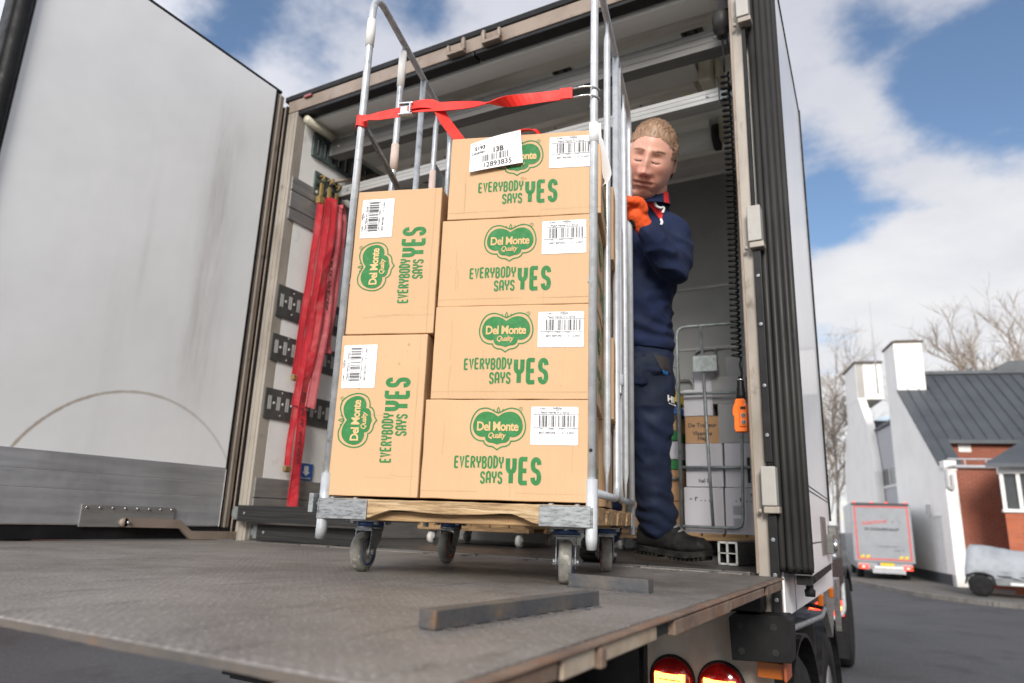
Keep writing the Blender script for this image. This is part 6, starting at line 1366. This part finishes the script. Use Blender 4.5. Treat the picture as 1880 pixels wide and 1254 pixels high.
for x0 in (.12, vw-.36): MB().box((x0, -.05, .42), (x0+.27, .0, .54), 0).box((x0+.2 if x0 > 1 else x0, -.052, .43), (x0+.27 if x0 > 1 else x0+.07, -.001, .53), 1).box((x0+.09, -.053, .45), (x0+.17, -.001, .51), 2).build('tail_lamp', ['lamp_red_lit', 'amber', 'paper_white'], van, bevel=.008)
for x0 in (.10, .60, 1.02, vw-.16): MB().box((x0, -.02, vz1+.0), (x0+.07, .05, vz1+.035)).build('roof_lamp', 'lamp_red_lit', van)
MB().box((.05, -.04, vz1-.06), (vw-.05, .02, vz1+.01)).build('roof_edge', 'plinth_dark', van)
for y in (1.0, 3.6):
    for x0, sx in ((.10, -1), (vw-.10, 1)):
        o = MB().lathe([(.16, 0), (.30, .0), (.33, .04), (.33, .16), (.30, .2), (.16, .2)], (x0, y, .33), (-sx, 0, 0), 28).build('wheel', 'tyre', van); MB().lathe([(.16, .02), (.1, .04), (0, .03)], (x0, y, .33), (-sx, 0, 0), 20).build('rim', 'rim_steel', o)
MB().box((.1, 4.2, .35), (vw-.1, 5.6, 1.9)).build('cab', 'van_grey', van, bevel=.15, bseg=4)
# covered trailer
tl = thing('covered_trailer', (3.98, 18.75, G0+.11), 'small goods trailer under a pale grey tarpaulin parked in front of the brick wall', 'trailer', rz=R(-4))
nx, ny = 26, 12; vs = []
def tp(x, y):
    ex = min(x, 2.1-x)/.12; ey = min(y, 1.25-y)/.12; kz = min(1, max(0, min(ex, ey))); z = .62+.55*kz**.6+.05*math.sin(x*3.2+.5)*kz-.07*kz*(1-abs(y-.6)/.7)*math.sin(x*1.5)+.02*mnoise.noise(Vector((x*5, y*5, 0)))
    return z
m = MB(); vs = [(2.1*i/nx, 1.25*j/ny, tp(2.1*i/nx, 1.25*j/ny)) for j in range(ny+1) for i in range(nx+1)]; m.add(vs, [(j*(nx+1)+i, j*(nx+1)+i+1, (j+1)*(nx+1)+i+1, (j+1)*(nx+1)+i) for j in range(ny) for i in range(nx)], 0, True)
per = [(2.1*i/nx, 0) for i in range(nx)]+[(2.1, 1.25*j/ny) for j in range(ny)]+[(2.1*(nx-i)/nx, 1.25) for i in range(nx)]+[(0, 1.25*(ny-j)/ny) for j in range(ny)]; n = len(per)
m.add([(x, y, tp(x, y)) for x, y in per]+[(x+.025*math.sin(i*1.3)*(x < .01 or x > 2.09), y-.03*math.sin(i*1.1)*(y < .01), .45+.03*math.sin(i*.7)) for i, (x, y) in enumerate(per)], [(i, (i+1) % n, n+(i+1) % n, n+i) for i in range(n)], 0, True)
m.build('tarpaulin', 'tarp', tl)
MB().box((.03, .03, .28), (2.07, 1.22, .60)).build('bed', 'galv_dull', tl, bevel=.01); MB().tube([(.1, -.0, .50), (2.0, -.0, .48)], .012, 6).build('rope', 'black_rubber', tl)
for x in (.30,):
    for y0, sy in ((-.06, -1), (1.32, 1)):
        o = MB().lathe([(.13, 0), (.24, 0), (.26, .03), (.26, .13), (.24, .16), (.13, .16)], (x, y0, .26), (0, -sy, 0), 28).build('wheel', 'tyre', tl); MB().lathe([(.13, .01), (.08, .03), (0, .03)], (x, y0, .26), (0, -sy, 0), 18).build('rim', 'rim_steel', o)
        MB().prism([(x-.33, .28), (x-.28, .50), (x-.1, .57), (x+.1, .57), (x+.28, .50), (x+.33, .28), (x+.29, .28), (x+.25, .47), (x+.09, .54), (x-.09, .54), (x-.25, .47), (x-.29, .28)], 'y', y0-.02, y0+.18).build('mudguard', 'black_rubber', tl)
MB().box((1.2, .1, .22), (1.5, .5, .30)).tube([(1.62, -.06, .05), (1.60, -.06, .42)], .03, 10).lathe([(0, -.03), (.07, -.03), (.07, .03), (0, .03)], (1.62, -.06, .07), (1, 0, 0), 18).build('jockey_wheel', 'steel_bright', tl); MB().box((1.57, -.10, .28), (1.68, -.03, .40)).build('clamp', 'red_paint', tl, bevel=.01)
MB().box((.9, -.02, .30), (1.4, .02, .36)).build('lamp_board', 'frame_white', tl)
# tractor unit ahead of the trailer body
tu = thing('tractor_unit', (1.25, 6.9, G0), 'dark tractor unit under the trailer with a mudguard, chrome guard and lit tail lamp', 'tractor')
def TU(mb, n, mt_, p=None, **k): return mb.build(n, mt_, p or tu, org=(1.25, 6.9, G0), **k)
for x0, sx in ((2.18, 1), (.32, -1)):
    o = TU(MB().lathe([(.28, 0), (.47, .0), (.50, .04), (.50, .26), (.47, .3), (.28, .3)], (x0, 7.15, G0+.5), (-sx, 0, 0), 40), 'wheel', 'tyre')
    TU(MB().lathe([(.28, .02), (.2, .10), (.1, .05), (0, .05)], (x0, 7.15, G0+.5), (-sx, 0, 0), 28), 'rim', 'rim_steel', o)
    xa, xb = sorted((x0+.01*sx, x0-.33*sx)); m = MB()
    th = [R(q) for q in range(30, 186, 12)]
    for q0_, q1_ in zip(th[:-1], th[1:]):
        q = [(7.15+r*-math.cos(t)*-1, G0+.5+r*math.sin(t)) for r, t in ((.60, q0_), (.63, q0_), (.63, q1_), (.60, q1_))]; m.prism(q, 'x', xa, xb)
    m.box((xa, 6.50, G0+.20), (xb, 6.53, G0+.78)); TU(m, 'mudguard', 'black_paint')
    TU(MB().box((xa, 6.485, G0+.18), (xb, 6.50, G0+.42), 0).box((xa+.03, 6.48, G0+.26), (xa+.16, 6.485, G0+.30), 1).box((xa+.03, 6.48, G0+.33), (xa+.16, 6.485, G0+.37), 1), 'mud_flap', ['black_rubber', 'paper_white'])
    TU(MB().box((xa-.04, 6.44, G0+.62), (xb-.02, 6.49, G0+.78), 0).box((xa-.02, 6.43, G0+.68), (xb-.03, 6.439, G0+.72), 1).box((xa-.15, 6.44, G0+.67), (xa-.08, 6.48, G0+.74), 2), 'tail_lamp', ['lamp_red_lit', 'lamp_core', 'lamp_glow'])
    TU(MB().tube(round_path([(x0-.13*sx, 6.42, G0+1.47), (x0-.08*sx, 6.42, G0+1.30), (x0+.0*sx, 6.42, G0+1.1), (x0+.0*sx, 6.42, G0+.62), (x0-.30*sx, 6.42, G0+.55)], .12), .022, 10), 'guard_rod', 'galv')
TU(MB().box((.7, 6.3, G0+.6), (.85, 11, G0+.95)).box((1.65, 6.3, G0+.6), (1.8, 11, G0+.95)).cyl((.4, 7.15, G0+.5), (2.1, 7.15, G0+.5), .09), 'chassis', 'black_paint')
# trees
def tree(loc, h, seed, spread, mat, label, levels=4, n0=5, lean=0, thick=None, droop=0.0):
    thick = thick or h*.013
    rr = random.Random(seed); t = thing('bare_tree', loc, label, 'tree', 'bare trees behind the houses'); tm = MB(); cm = MB()
    th = thick or h*.022
    path = [Vector((lean*h*.1*q*q+.05*h*.2*math.sin(q*3+seed), .02*h*math.sin(q*4), h*.62*q)) for q in (0, .25, .5, .75, 1)]; tm.tube(path, [th, th*.85, th*.7, th*.55, th*.38], 8)
    def br(p, d, L, r, lev):
        if lev == 0: return
        r = max(r, .0065)
        pts = [p]; dd = d.copy(); k = 4
        for i in range(k):
            dd = (dd+Vector((rr.uniform(-.28, .28), rr.uniform(-.28, .28), rr.uniform(-.10, .22)-droop*(3-lev)*.2))).normalized(); pts.append(pts[-1]+dd*L/k)
        cm.tube(pts, [r*(1-.55*i/k) for i in range(k+1)], 5 if lev > 2 else 3, cap=False)
        nb = (6 if lev > 1 else 4)
        for i in range(nb):
            q = rr.uniform(.3, 1); a = pts[min(k-1, int(q*k))].lerp(pts[min(k, int(q*k)+1)], q*k-int(q*k)); ax = Vector((rr.uniform(-1, 1), rr.uniform(-1, 1), rr.uniform(-.2, 1)-droop)).normalized()
            br(a, (dd*.55+ax*.75).normalized(), L*rr.uniform(.45, .7), r*.55, lev-1)
    for i in range(n0):
        q = .35+.65*i/(n0-1); a = path[0].lerp(path[-1], q); a = path[min(3, int(q*4))].lerp(path[min(4, int(q*4)+1)], q*4-int(q*4)); az = 2.4*i+seed
        br(a, Vector((math.cos(az)*spread, math.sin(az)*spread, .8)).normalized(), h*.36*(1.1-.4*q), th*.45, levels)
    br(path[-1], Vector((lean*.2, 0, 1)), h*.34, th*.36, levels)
    tm.build('trunk', mat, t); cm.build('crown', 'twig', t)
tree((5.6, 46, G0), 12.8, 3, .9, 'bark', 'broad bare tree rising above the grey roof ridge, left of the roof dormer', 4, 8)
tree((9.3, 47, G0), 14.8, 8, .9, 'bark', 'tallest bare tree above the roof, at the right edge behind the dormer', 4, 8)
tree((-.2, 37, G0), 11.0, 5, .35, 'bark_birch', 'slim pale-barked bare tree between the trailer door and the white house', 4, 8, 0, .10, .25)
tree((-1.5, 45, G0), 9.5, 12, .5, 'bark_birch', 'smaller bare tree half hidden behind the open trailer door', 4, 7, 0, .09, .2)
# brick building at the far left
lb = thing('brick_building', (-12.2, 2.6, G0), 'orange-red brick building with a dark roof edge at the far left behind the open door', 'building')
MB().box((-4, -5, 0), (4.0, 1.2, 7.45)).build('wall', 'brick_orange', lb); MB().box((-4.2, -5.2, 7.45), (4.2, 1.4, 7.72)).build('roof_edge', 'plinth_dark', lb)
